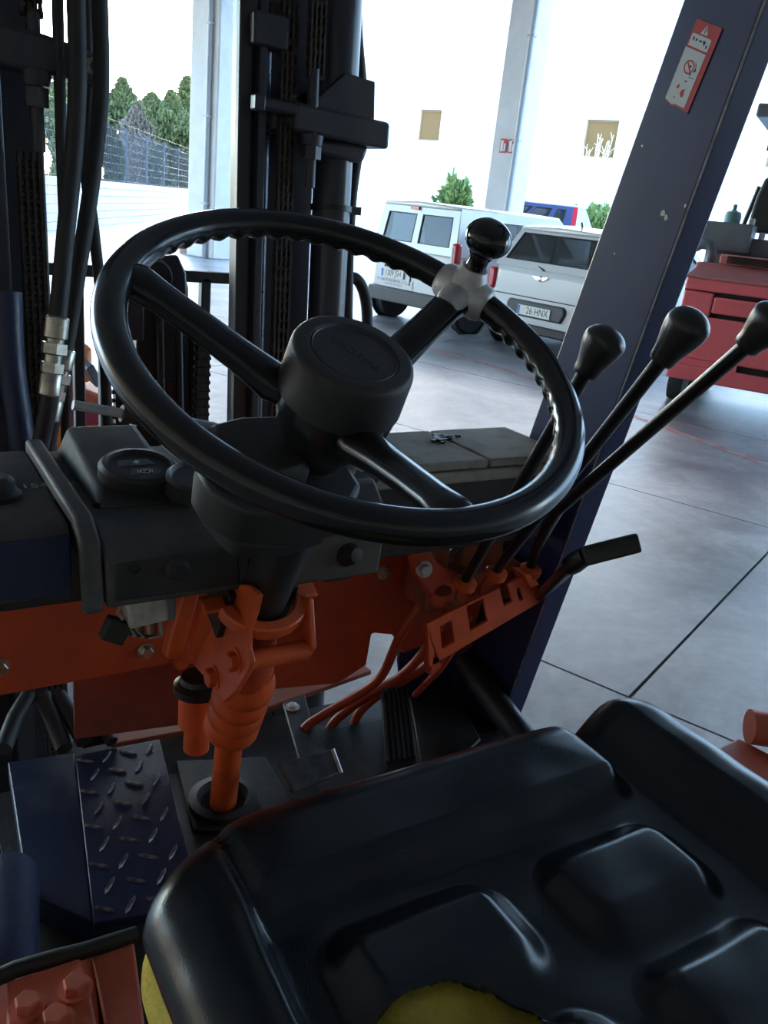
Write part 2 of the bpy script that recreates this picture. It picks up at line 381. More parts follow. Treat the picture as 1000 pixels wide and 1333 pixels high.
mb = MB(); wbx(-.2, LEN+.2, H, H+.25, -.25, 6.5); mb.build('roof_edge', M['colgrey'], bt)
for (a, b, z0, z1) in wins:
    mb = MB()
    for (p, q, r_, s_) in ((a, a+.07, z0, z1), (b-.07, b, z0, z1), (a+.07, b-.07, z0, z0+.07), (a+.07, b-.07, z1-.07, z1)): wbx(p, q, r_, s_, .14, .2)
    wo = mb.build('window', M['winframe'], bt)
    mb = MB(); wbx(a+.06, b-.06, z0+.06, z1-.06, .165, .18); mb.build('pane', M['winglass'], wo)
# dry climbing twigs below the right window
tb = fb0+BW*((wins[1][0]+wins[1][1])/2)-BU*.3
M['twig'] = mat('dry_twig', (.62, .55, .36), .8)
tw = thing('bare_shrub', V((tb.x, tb.y, -.02)), 'tall bare pale shrub growing up before the right facade window', 'shrub')
for k in range(11):
    o_ = random.uniform(-.75, .55); top = wins[1][2]+random.uniform(.15, .62)*(wins[1][3]-wins[1][2]); p0 = V((tb.x, tb.y, -.02)); p1 = p0+BW*o_*.6+V((0, 0, top*.6)); p2 = p0+BW*o_-BU*.05+V((0, 0, top))
    mb = MB(); mb.tube([p0, p1, p2], [.05, .035, .015], 6)
    for q in range(5):
        e = p1.lerp(p2, .3+.15*q); mb.tube([e, e+BW*random.uniform(-.3, .3)+V((0, 0, random.uniform(.15, .35)))], [.018, .008], 5)
    mb.build('branch', M['twig'], tw)
# ------------------------------------------------------------------ cars
M['carw'] = mat('car_white', (.74, .75, .77), .25, coat=.6); M['carb'] = mat('car_blue', (.06, .07, .17), .3, coat=.5)
M['glass'] = mat('car_glass', (.05, .055, .055), .04, alpha=.55); M['tyre'] = mat('tyre', (.02, .02, .021), .75)
M['bump'] = mat('grey_bumper', (.075, .075, .08), .6); M['tail'] = mat('tail_red', (.62, .03, .05), .2, coat=.5); M['hubw'] = mat('wheel_silver', (.5, .5, .52), .4, .5)
M['plate'] = mat('plate_white', (.8, .8, .78), .5); M['plateb'] = mat('plate_blue', (.08, .2, .6), .5); M['trimb'] = mat('trim_black', (.02, .02, .022), .6); M['seatc'] = mat('car_seat', (.035, .033, .033), .8)
M['sil'] = mat('badge_chrome', (.6, .6, .62), .2, 1.0)
class Car:
    def __init__(s, name, base, fwd, label, group=None):
        s.t = thing(name, base, label, 'car', group); s.b = V(base); s.f = V(fwd).normalized(); s.r = V((s.f.y, -s.f.x, 0))
    def p(s, x, y, z): return s.b+s.r*x+s.f*y+V((0, 0, z))
    def loft(s, name, st, m_, bevel=.03, parent=None):
        mb = MB(); vs_, fs = [], []
        for y, ring in st: vs_ += [s.p(x, y, z) for x, z in ring]
        n = len(st[0][1])
        for i in range(len(st)-1):
            for j in range(n): fs.append((i*n+j, i*n+(j+1) % n, (i+1)*n+(j+1) % n, (i+1)*n+j))
        fs += [tuple(range(n-1, -1, -1)), tuple((len(st)-1)*n+j for j in range(n))]
        mb.add(vs_, fs); return mb.build(name, m_, parent or s.t, bevel=bevel, seg=3)
    def wall(s, name, q, holes, m_, th=.04):
        # quad q = bottom-left, bottom-right, top-right, top-left; a frame with glazed openings (a0,a1,b0,b1 in quad units)
        A, B, C, D = [V(x) for x in q]
        def uv(a, b): return A*(1-a)*(1-b)+B*a*(1-b)+C*a*b+D*(1-a)*b
        nn = (B-A).cross(D-A).normalized()*th
        us = sorted({0, 1, *[h[0] for h in holes], *[h[1] for h in holes]}); vs_ = sorted({0, 1, *[h[2] for h in holes], *[h[3] for h in holes]})
        mb = MB()
        for i in range(len(us)-1):
            for j in range(len(vs_)-1):
                cu, cv = (us[i]+us[i+1])/2, (vs_[j]+vs_[j+1])/2
                if any(h[0] < cu < h[1] and h[2] < cv < h[3] for h in holes): continue
                mb.prism([uv(us[i], vs_[j]), uv(us[i+1], vs_[j]), uv(us[i+1], vs_[j+1]), uv(us[i], vs_[j+1])], -nn)
        o = mb.build(name, m_, s.t)
        for h in holes:
            mb = MB(); e = .004; mb.prism([uv(h[0]-e, h[2]-e)-nn*.3, uv(h[1]+e, h[2]-e)-nn*.3, uv(h[1]+e, h[3]+e)-nn*.3, uv(h[0]-e, h[3]+e)-nn*.3], -nn*.12); mb.build('pane', M['glass'], o)
            mb = MB(); k = .018   # black rubber seal
            for (a0, a1, b0, b1) in ((h[0], h[1], h[2], h[2]+k), (h[0], h[1], h[3]-k, h[3]), (h[0], h[0]+k*.7, h[2]+k, h[3]-k), (h[1]-k*.7, h[1], h[2]+k, h[3]-k)):
                mb.prism([uv(a0, b0)+nn*.02, uv(a1, b0)+nn*.02, uv(a1, b1)+nn*.02, uv(a0, b1)+nn*.02], -nn*.3)
            mb.build('seal', M['trimb'], o)
        return o
    def wheel(s, x, y, r, wd_):
        c = s.p(x, y, r); ax = s.r if x > 0 else -s.r
        mb = MB(); mb.lathe(c-ax*wd_/2, ax, [(r*.62, 0), (r*.92, .0), (r, wd_*.15), (r, wd_*.85), (r*.92, wd_), (r*.62, wd_)], 28); o = mb.build('wheel', M['tyre'], s.t)
        mb = MB(); mb.lathe(c-ax*wd_*.45, ax, [(r*.63, 0), (r*.63, wd_*.85), (r*.52, wd_*.8), (r*.2, wd_*.72), (r*.15, wd_*.9), (.01, wd_*.92)], 20); mb.build('rim', M['hubw'], o)
        mb = MB()   # dark arch around the wheel on the flank
        mb.lathe(c+ax*(wd_/2-.035), ax, [(r*1.16, 0), (r*1.16, .03), (r*1.05, .03), (r*1.05, 0)], 28); mb.build('wheel_arch', M['trimb'], s.t)
    def seat(s, x, y, z, h=.62):
        mb = MB(); mb.obox(s.p(x, y, z+h*.35), s.r*.23, s.f*.07+V((0, 0, -.02)), V((0, 0, h*.4)))
        mb.obox(s.p(x, y-.02, z+h*.92), s.r*.13, s.f*.05, V((0, 0, h*.15))); mb.build('car_seat', M['seatc'], s.t, bevel=.04)
    def plate(s, c, nrm, text, wd_=.52, h=.11, blue=True):
        c = V(c); nrm = V(nrm).normalized(); rt = s.r
        up = nrm.cross(rt).normalized()
        if up.z < 0: up = -up
        mb = MB(); mb.obox(c, rt*wd_/2, up*h/2, nrm*.006); o = mb.build('number_plate', M['plate'], s.t)
        if blue:
            mb = MB(); mb.obox(c-rt*(wd_/2-.022)+nrm*.0065, rt*.02, up*(h/2-.004), nrm*.001); mb.build('plate_band', M['plateb'], o)
        return o, c+nrm*.0065, up
def ringv(wb, wt, z0, z1, k=.05): return [(-wb+k, z0), (wb-k, z0), (wb, z0+k*2), (wt, z1-k), (wt-k*.6, z1), (-wt+k*.6, z1), (-wt, z1-k), (-wb, z0+k*2)]
# --- van
FW = V((math.cos(.188), math.sin(.188), 0)); vb = V((6.56, 10.11, 0))
c = Car('white_van', vb, FW, 'white van with twin rear doors and number plate 1309 JSH', 'cars parked in the hall')
c.loft('body', [(0.02, ringv(.80, .79, .40, 1.02)), (.10, ringv(.84, .82, .30, 1.03)), (2.2, ringv(.86, .83, .24, 1.03)), (3.0, ringv(.86, .82, .24, 1.03)), (3.35, ringv(.85, .78, .24, .92)), (3.8, ringv(.78, .66, .28, .76))], M['carw'], .05)
rz, bz = 1.60, 1.00
c.wall('rear_doors', [c.p(-.81, 0.0, bz), c.p(.81, 0.0, bz), c.p(.74, .09, rz), c.p(-.74, .09, rz)], [(.08, .465, .17, .81), (.535, .92, .17, .81)], M['carw'])
c.wall('side_wall', [c.p(.83, 0.02, bz), c.p(.83, 3.0, bz), c.p(.75, 2.2, rz), c.p(.75, .09, rz)], [(.36, .60, .14, .80), (.64, .90, .14, .80)], M['carw'])
c.wall('side_wall', [c.p(-.83, 3.0, bz), c.p(-.83, .02, bz), c.p(-.75, .09, rz), c.p(-.75, 2.2, rz)], [(.10, .36, .14, .80), (.40, .60, .14, .80), (.64, .92, .14, .8)], M['carw'])
c.wall('windscreen', [c.p(.82, 3.0, bz), c.p(-.82, 3.0, bz), c.p(-.74, 2.2, rz), c.p(.74, 2.2, rz)], [(.08, .92, .08, .94)], M['carw'])
c.loft('roof', [(.06, [(-.75, rz-.03), (.75, rz-.03), (.72, rz+.02), (0, rz+.05), (-.72, rz+.02)]), (2.22, [(-.75, rz-.03), (.75, rz-.03), (.72, rz+.03), (0, rz+.06), (-.72, rz+.03)])], M['carw'], .025)
c.loft('bumper', [(-.07, ringv(.78, .78, .27, .46, .03)), (.10, ringv(.86, .86, .27, .47, .03)), (.16, ringv(.872, .872, .27, .47, .03))], M['bump'], .02)
for sx in (-1, 1):
    mb = MB(); mb.obox(c.p(.80*sx, .035, 1.0), c.r*.055, c.f*.06, V((0, 0, .17))); lt = mb.build('tail_light', M['tail'], c.t, bevel=.03)
    mb = MB(); mb.obox(c.p(.775*sx, -.022, .99), c.r*.02, c.f*.008, V((0, 0, .13))); mb.build('lamp_lens', M['white'], lt, bevel=.006)
    c.wheel(.76*sx, .42, .30, .2); c.wheel(.76*sx, 2.95, .30, .2)
    c.seat(.36*sx, 1.9, .86, .62)
mb = MB(); mb.obox(c.p(0, .015, .78), c.r*.006, c.f*.01, V((0, 0, .25))); mb.build('door_gap', M['trimb'], c.t)
mb = MB(); mb.obox(c.p(-.10, .07, rz-.045), c.r*.08, c.f*.02, V((0, 0, .018))); mb.build('brake_light', M['tail'], c.t)
o, pc, up = c.plate(c.p(-.36, .002, .655), -c.f, '', .46, .115); textmesh('plate_text', '1309 JSH', .115, M['ink'], o, pc+c.r*.02, c.r, up, squeeze=.78)
for dx in (-.12, .12):
    mb = MB(); mb.obox(c.p(-.36+dx, .0, .75), c.r*.05, c.f*.012, V((0, 0, .012))); mb.build('plate_lamp', M['trimb'], c.t)
mb = MB(); mb.obox(c.p(-.30, .012, .535), c.r*.36, c.f*.003, V((0, 0, .05))); sg = mb.build('door_lettering', M['carw'], c.t)
textmesh('lettering', 'T.P NAUTORE BRION, A. S.L.U.', .052, M['bump'], sg, c.p(-.33, .006, .555), c.r, (0, 0, 1))
textmesh('lettering', 'SUMINISTROS INDUSTRIALES', .028, M['bump'], sg, c.p(-.33, .006, .508), c.r, (0, 0, 1))
mb = MB(); mb.rod(c.p(-.35, 2.45, 1.08), c.p(-.35, 2.42, 1.10), .17, 16); mb.build('car_steering_wheel', M['seatc'], c.t)
# --- small hatchback
FM = V((math.cos(.154), math.sin(.154), 0)); hb = V((7.06, 7.98, 0))
c = Car('white_hatchback', hb, FM, 'small white hatchback with winged badge and plate ending in HNX', 'cars parked in the hall')
c.loft('body', [(0.0, ringv(.76, .74, .34, .98, .06)), (.10, ringv(.86, .82, .24, 1.02, .06)), (.9, ringv(.89, .83, .20, 1.03, .05)), (2.7, ringv(.89, .82, .20, 1.02, .05)), (3.3, ringv(.87, .76, .22, .96, .06)), (3.95, ringv(.76, .62, .26, .74, .06))], M['carw'], .06)
rz, bz = 1.47, 1.00
c.wall('tailgate', [c.p(-.79, .02, bz), c.p(.79, .02, bz), c.p(.66, .30, rz), c.p(-.66, .30, rz)], [(.06, .94, .17, .87)], M['carw'])
c.wall('side_wall', [c.p(.82, .05, bz), c.p(.82, 2.75, bz), c.p(.64, 2.05, rz), c.p(.66, .30, rz)], [(.06, .40, .12, .86), (.44, .92, .12, .86)], M['carw'])
c.wall('side_wall', [c.p(-.82, 2.75, bz), c.p(-.82, .05, bz), c.p(-.66, .30, rz), c.p(-.64, 2.05, rz)], [(.08, .56, .12, .86), (.6, .94, .12, .86)], M['carw'])
c.wall('windscreen', [c.p(.80, 2.75, bz), c.p(-.80, 2.75, bz), c.p(-.63, 2.05, rz), c.p(.63, 2.05, rz)], [(.06, .94, .06, .94)], M['carw'])
c.loft('roof', [(.24, [(-.665, rz-.03), (.665, rz-.03), (.62, rz+.01), (0, rz+.03), (-.62, rz+.01)]), (.5, [(-.655, rz-.02), (.655, rz-.02), (.62, rz+.04), (0, rz+.075), (-.62, rz+.04)]), (2.07, [(-.65, rz-.02), (.65, rz-.02), (.62, rz+.03), (0, rz+.06), (-.62, rz+.03)])], M['carw'], .02)
for sx in (-1, 1):
    mb = MB(); mb.obox(c.p(.79*sx, .045, .83), c.r*.06, c.f*.07, V((0, 0, .13))); mb.build('tail_light', M['tail'], c.t, bevel=.03)
    c.wheel(.80*sx, .52, .32, .21); c.wheel(.80*sx, 3.1, .32, .21); c.seat(.36*sx, 1.7, .72, .62)
c.loft('bumper_panel', [(-.035, ringv(.46, .46, .43, .62, .05)), (.06, ringv(.48, .48, .42, .63, .05))], M['bump'], .02)
c.loft('lower_bumper', [(-.02, ringv(.72, .72, .24, .35, .03)), (.20, ringv(.87, .87, .22, .35, .03))], M['trimb'], .02)
mb = MB(); mb.obox(c.p(0, .0, .665), c.r*.74, c.f*.004, V((0, 0, .006))); mb.build('hatch_seam', M['trimb'], c.t)
o, pc, up = c.plate(c.p(0, -.04, .51), -c.f, '', .52, .115); textmesh('plate_text', '26 HNX', .115, M['ink'], o, pc+c.r*.06, c.r, up, squeeze=.86)
mb = MB(); bc = c.p(0, -.005, .90)
mb.lathe(bc+c.f*.01, -c.f, [(.035, 0), (.035, .02), (.025, .026)], 16)
for sx in (-1, 1): mb.prism([bc+c.r*.03*sx+V((0, 0, .022)), bc+c.r*.12*sx+V((0, 0, .028)), bc+c.r*.10*sx+V((0, 0, .004)), bc+c.r*.07*sx+V((0, 0, -.012)), bc+c.r*.03*sx+V((0, 0, -.02))], -c.f*.014)
mb.build('badge', M['sil'], c.t)
mb = MB(); mb.tube([c.p(.02, .02, 1.0), c.p(-.1, .05, 1.035), c.p(-.5, .085, 1.05)], [.014, .01, .006], 6); mb.build('wiper', M['trimb'], c.t)
mb = MB(); mb.rod(c.p(.10, .50, rz+.06), c.p(.10, .47, rz+.12), .012, 6); mb.build('aerial', M['trimb'], c.t)
# --- tall blue car with a pale rear beyond
bb = dep(768, 300, 22.5); bb.z = -.02
c = Car('blue_car', bb, V((-.80, .60, 0)), 'tall dark blue car with a red stripe and pale rear beyond the white hatchback', 'cars parked in the hall')
c.loft('body', [(0.0, ringv(.74, .72, .40, 1.53, .06)), (.12, ringv(.84, .80, .30, 1.59, .06)), (.55, ringv(.84, .80, .30, 1.59, .06))], M['carw'], .05)
c.loft('front_body', [(.552, ringv(.85, .80, .30, 1.59, .06)), (3.2, ringv(.85, .79, .28, 1.57, .06)), (4.0, ringv(.74, .6, .3, 1.0, .06))], M['carb'], .05)
rz, bz = 2.08, 1.55
c.wall('tailgate', [c.p(-.79, .03, bz), c.p(.79, .03, bz), c.p(.68, .30, rz), c.p(-.68, .30, rz)], [(.08, .92, .1, .88)], M['carw'])
for sx in (-1, 1):
    q = [c.p(.80*sx, .60, bz), c.p(.80*sx, 2.9, bz), c.p(.69*sx, 2.1, rz), c.p(.69*sx, .60, rz)]
    q2 = [c.p(.80*sx, .04, bz), c.p(.80*sx, .48, bz), c.p(.69*sx, .48, rz), c.p(.69*sx, .30, rz)]
    q3 = [c.p(.80*sx, .48, bz), c.p(.80*sx, .60, bz), c.p(.69*sx, .60, rz), c.p(.69*sx, .48, rz)]
    hs = [(.10, .25, .15, .82), (.32, .58, .15, .82), (.62, .92, .15, .82)]
    if sx < 0: q = [q[1], q[0], q[3], q[2]]; hs = [(1-b, 1-a, e, f_) for a, b, e, f_ in hs]; q2 = [q2[1], q2[0], q2[3], q2[2]]; q3 = [q3[1], q3[0], q3[3], q3[2]]
    c.wall('side_wall', q, hs, M['carb']); c.wall('rear_quarter', q2, [], M['carw']); c.wall('red_stripe', q3, [], M['tail'])
    c.wheel(.75*sx, .7, .31, .2); c.wheel(.75*sx, 3.1, .31, .2); c.seat(.36*sx, 1.9, 1.40, .62)
c.wall('windscreen', [c.p(.79, 2.9, bz), c.p(-.79, 2.9, bz), c.p(-.68, 2.1, rz), c.p(.68, 2.1, rz)], [(.06, .94, .06, .94)], M['carb'])
c.loft('roof', [(.24, [(-.70, rz-.02), (.70, rz-.02), (.67, rz+.03), (0, rz+.05), (-.67, rz+.03)]), (2.12, [(-.70, rz-.02), (.70, rz-.02), (.67, rz+.03), (0, rz+.05), (-.67, rz+.03)])], M['carw'], .02)

# ------------------------------------------------------------------ red lift truck parked at the right
M['redp'] = mat('red_paint', (.88, .16, .18), .42, c2=(.80, .14, .16), sc=3, rvar=.06); M['redd'] = mat('dusty_red', (.58, .19, .19), .7, c2=(.48, .19, .18), sc=6)
M['greyp'] = mat('grey_paint', (.17, .19, .22), .5, c2=(.13, .14, .16), sc=4); M['teal'] = mat('teal_cap', (.12, .25, .27), .5); M['slot'] = mat('slot_black', (.01, .01, .01), .8)
rc = at(866, 490, 2, .25); rc = V((rc.x, rc.y, 0)); RY = V((.866, .5, 0)); RX = V((.5, -.866, 0))
rf = thing('red_forklift', rc+RX*.7+RY*.7, 'red forklift with ribbed counterweight and grey deck, seen beyond the blue pillar', 'forklift')
def rp(x, y, z): return rc+RX*x+RY*y+V((0, 0, z))
def rbox(mb, x0, x1, y0, y1, z0, z1, tx=0): 
    mb.prism([rp(x0, y0, z0), rp(x1, y0, z0), rp(x1, y0, z1), rp(x0, y0, z1)], RY*(y1-y0)); return mb
rbox(MB(), 0, 1.5, 0.04, .7, .25, 1.2).build('counterweight_core', M['slot'], rf)
for k, (z0, z1, x0, x1) in enumerate(((.25, .40, 0, 1.5), (.46, .86, 0, 1.5), (.90, 1.05, .28, 1.5), (.86, 1.08, 0, .275), (1.09, 1.22, 0, 1.5))):
    rbox(MB(), x0, x1, -.0, .5, z0, z1).build('counterweight_panel', M['redp'], rf, bevel=.02, seg=3)
rbox(MB(), 0, .62, 0, .5, .40, .46).build('counterweight_panel', M['redp'], rf)
mb = MB(); mb.prism([rp(.0, 0, 1.22), rp(1.5, 0, 1.22), rp(1.5, .35, 1.34), rp(.06, .35, 1.34)], V((0, 0, -.03))); mb.build('sloped_top', M['redd'], rf)
rbox(MB(), .0, 1.5, .33, .9, .3, 1.335).build('rear_hood', M['redd'], rf, bevel=.02)
_rp0 = rp
def rp(x, y, z): return _rp0(x-.25, y, z)
mb = MB(); rbox(mb, .25, 1.7, .72, 1.5, .5, 1.60); mb.build('grey_body', M['greyp'], rf, bevel=.02)
mb = MB(); rbox(mb, .05, .66, .55, .9, 1.45, 1.72); mb.build('side_box', M['greyp'], rf, bevel=.015)
mb = MB(); rbox(mb, .46, 1.4, .30, .75, 1.34, 1.43); mb.build('vent_housing', M['redd'], rf, bevel=.015)
for k in range(6):
    mb = MB(); mb.obox(rp(.95, .285, 1.355+k*.012), RX*.42, RY*.02, V((0, 0, .004))); mb.build('vent_slat', M['slot'], rf)
mb = MB(); mb.tube([rp(.36, .40, 1.32), rp(.36, .40, 1.44), rp(.33, .40, 1.50), rp(.27, .40, 1.51), rp(.20, .42, 1.46)], .045, 14); mb.build('exhaust_pipe', M['greyp'], rf)
mb = MB(); mb.lathe(rp(.44, .68, 1.72), (0, 0, 1), [(.075, 0), (.08, .06), (.07, .1), (.02, .12), (.02, .17), (.0, .175)], 16); mb.build('filler_cap', M['teal'], rf)
for xx in (.62, .74):
    mb = MB(); mb.lathe(rp(xx, .70, 1.72 if xx < .7 else 1.60), (0, 0, 1), [(.03, 0), (.03, .05), (.02, .06)], 10); mb.build('valve_cap', M['iconw'], rf)
mb = MB()
prof = [(.60, 1.78), (.62, 2.1), (.66, 2.28), (.74, 2.36), (1.06, 2.36), (1.14, 2.28), (1.17, 2.1), (1.18, 1.78)]
mb.prism([rp(x-.06, 1.05, z-.12) for x, z in prof], RY*.14); mb.build('seat_back', M['rubber'], rf, bevel=.03, seg=3)
mb = MB(); mb.obox(rp(.76, 2.0, 2.15), RX*.035, RY*.05, V((0, 0, .60))); mb.build('guard_post', M['black'], rf); mb = MB(); mb.obox(rp(1.45, .95, 2.2), RX*.035, RY*.05, V((0, 0, .6))); mb.build('guard_post', M['black'], rf)
mb = MB(); rbox(mb, .40, 1.7, .9, 2.5, 2.70, 2.82); mb.build('guard_roof', M['greyp'], rf, bevel=.02)
mb = MB(); mb.rod(rp(.40, 1.6, 1.5), rp(.52, 1.5, 2.12), .025, 10); mb.build('steering_post', M['black'], rf)
mb = MB(); mb.obox(rp(.55, 1.6, 2.52), RX*.06, RY*.02, V((0, 0, .05))); mb.rod(rp(.60, 1.6, 2.52), rp(.66, 1.6, 2.72), .01, 6); mb.build('mirror', M['black'], rf, bevel=.01)
rp = _rp0
mb = MB(); c_ = rp(.02, 1.2, .36); mb.lathe(c_, RX, [(.2, 0), (.34, 0), (.36, .05), (.36, .2), (.34, .25), (.2, .25)], 28); ro = mb.build('tyre', M['tyre'], rf)
mb = MB(); c_ = rp(.02, .28, .2); mb.lathe(c_, RX, [(.12, 0), (.19, 0), (.2, .03), (.2, .14), (.12, .14)], 24); mb.build('tyre', M['tyre'], rf)
# small things at the foot of the left column
p = at(256, 331, 2, -.02)-BU*.2
mb = MB(); mb.lathe(p, (0, 0, 1), [(.25, 0), (.29, .12), (.27, .3), (.18, .42), (.02, .45)], 16); M['tan'] = mat('tan_sack', (.45, .27, .18), .9, bump=.4, bsc=20)
tag(mb.build('tan_sack', M['tan']), 'rounded tan sack standing at the foot of the pale column', 'sack')
p = at(291, 327, 2, -.02)
M['pale'] = mat('pale_slabs', (.42, .47, .50), .7)
st = thing('slab_stack', p, 'short stack of pale grey boards beside the column foot', 'stack')
for k in range(4):
    mb = MB(); mb.obox(p+V((random.uniform(-.03, .03), 0, .05+k*.095)), BU*.3, BW*.32, V((0, 0, .04))); mb.build('board', M['pale'], st)

# ------------------------------------------------------------------ lift mast (slightly tilted forward)
TL = math.tan(R(4.0))
def mp(x, z, dy=0.0): return V((x, 1.40+dy+(z-1.3)*TL, z))
def mbox(mb, x0, x1, z0, z1, y0, y1):
    mb.prism([mp(x0, z0, y0), mp(x1, z0, y0), mp(x1, z1, y0), mp(x0, z1, y0)], V((0, y1-y0, 0))); return mb
ms = thing('lift_mast', (.4, 1.44, 0), 'dark lift mast with two uprights, lift cylinder and leaf chains', 'mast')
ZB, ZT = .08, 2.25
mb = MB(); mbox(mb, .60, .735, ZB, ZT, .075, .115); mbox(mb, .550, .574, ZB, ZT, -.02, .0); mbox(mb, .574, .60, ZB, ZT, -.01, .08); mb.build('mast_rail', M['mast'], ms, bevel=.004)
mb = MB(); mbox(mb, .578, .592, ZB, ZT, -.035, -.012); mb.build('inner_rail_lip', M['mast'], ms, bevel=.003)
mb = MB(); mbox(mb, .05, .268, ZB, ZT, .075, .115); mbox(mb, .02, .055, ZB, ZT, -.03, .115); mbox(mb, .165, .20, ZB, ZT, .0, .08); mb.build('mast_rail', M['mast'], ms, bevel=.004)
mb = MB(); mbox(mb, .06, .10, ZB, ZT, -.03, .06); mb.build('inner_rail_lip', M['mast'], ms, bevel=.003)
for z in (.35, 2.1): mb = MB(); mbox(mb, .2, .56, z, z+.12, .09, .13); mb.build('cross_beam', M['mast'], ms, bevel=.004)
def cyl_(x, r0, zs, m_, nm):
    mb = MB(); mb.rod(mp(x, zs[0]), mp(x, zs[1]), r0, 28); return mb.build(nm, m_, ms)
cyl_(.735, .034, (.1, 1.60), M['cyl'], 'lift_cylinder'); cyl_(.730, .041, (1.66, ZT), M['cyl'], 'upper_cylinder')
mb = MB(); mb.rod(mp(.735, 1.486), mp(.735, 1.496), .0375, 28); mb.obox(mp(.775, 1.491, -.01), (.014, 0, 0), (0, .004, 0), (0, 0, .007)); mb.build('hose_clamp_ring', M['black'], ms)
mb = MB(); mb.rod(mp(.602, .2), mp(.602, 1.725), .0095, 16); mb.build('hydraulic_pipe', M['chrome'], ms)
mb = MB(); mbox(mb, .563, .622, 1.72, 1.768, -.045, .02); bk = mb.build('pipe_block', M['mast'], ms, bevel=.004)
for x in (.577, .606): bolt(bk, mp(x, 1.768, -.015), (0, 0, 1), .008, .02, M['mast'])
mb = MB(); mb.prism([mp(.632, 1.603, -.06), mp(.812, 1.597, -.06), mp(.812, 1.640, -.06), mp(.632, 1.648, -.06)], (0, .15, 0)); br = mb.build('cylinder_bracket', M['mast'], ms, bevel=.006)
mb = MB(); mb.prism([mp(.660, 1.645, -.05), mp(.785, 1.640, -.05), mp(.782, 1.70, -.05), mp(.725, 1.705, -.05)], (0, .012, 0)); mb.build('gusset', M['mast'], br, bevel=.002)
mb = MB(); mb.prism([mp(.665, 1.655, .04), mp(.79, 1.65, .04), mp(.785, 1.70, .04), mp(.74, 1.70, .04)], (0, .02, 0)); mb.prism([mp(.69, 1.572, -.04), mp(.775, 1.570, -.04), mp(.785, 1.60, -.04), mp(.68, 1.60, -.04)], (0, .08, 0)); mb.build('bracket_collar', M['mast'], br, bevel=.008)
mb = MB(); mb.rod(mp(.578, 1.637, -.05), mp(.66, 1.634, -.05), .010, 14); mb.build('tie_rod', M['mast'], ms)
mb = MB(); mb.obox(mp(.570, 1.637, -.05), (.009, 0, 0), (0, .012, 0), (0, 0, .012)); mb.build('rod_end', M['mast'], ms, bevel=.003)
mb = MB(); mb.rod(mp(.666, 1.52, -.05), mp(.666, 1.70, -.05), .0095, 14); an = mb.build('chain_anchor', M['mast'], ms)
mb = MB(); mb.lathe(mp(.666, 1.565, -.05), (0, 0, 1), [(.017, 0), (.017, .02)], 6); mb.lathe(mp(.666, 1.586, -.05), (0, 0, 1), [(.018, 0), (.02, .012), (.02, .016)], 20); mb.build('anchor_nut', M['zinc2'] if 'zinc2' in M else M['mast'], an)
# left anchor and bracket
mb = MB(); mb.prism([mp(.02, 1.635, -.07), mp(.335, 1.622, -.07), mp(.335, 1.66, -.07), mp(.25, 1.675, -.07), mp(.02, 1.69, -.07)], (0, .07, 0)); br2 = mb.build('hose_bracket', M['mast'], ms, bevel=.006)
mb = MB(); mb.prism([mp(.0, 1.69, -.05), mp(.22, 1.676, -.05), mp(.10, 1.79, -.05), mp(.0, 1.83, -.05)], (0, .012, 0)); mb.build('gusset', M['mast'], br2, bevel=.002)
bolt(br2, mp(.312, 1.645, -.07), (0, -1, 0), .009, .008, M['zinc'])
mb = MB(); mb.rod(mp(.238, 1.525, -.05), mp(.238, 1.70, -.05), .0095, 14); an = mb.build('chain_anchor', M['mast'], ms)
mb = MB(); mb.lathe(mp(.238, 1.583, -.05), (0, 0, 1), [(.017, 0), (.017, .025)], 6); mb.lathe(mp(.238, 1.61, -.05), (0, 0, 1), [(.018, 0), (.021, .012), (.021, .02)], 20); mb.build('anchor_nut', M['mast'], an)
def chain(x, z0, z1, dy, wd, pitch=.0175):
    mb = MB(); k = 0; z = z0
    while z < z1:
        e = .0 if k % 2 else pitch*.18
        for q in (-1, -.34, .34, 1):
            mb.obox(mp(x+wd*q, z+pitch/2, dy), (wd*.14, 0, 0), (0, .0075, 0), (0, 0, pitch*.46))
        mb.rod(mp(x-wd*1.25, z, dy), mp(x+wd*1.25, z, dy), .0052+e*.3, 8); z += pitch; k += 1
    o = mb.build('leaf_chain', M['chain'], ms); o['kind'] = 'stuff'; return o
chain(.629, .3, 2.2, -.03, .013); chain(.668, 1.69, 2.2, -.05, .012); chain(.232, .3, 1.52, .0, .014); chain(.236, 1.70, 2.2, -.05, .012); chain(.05, .3, 2.2, -.06, .012)
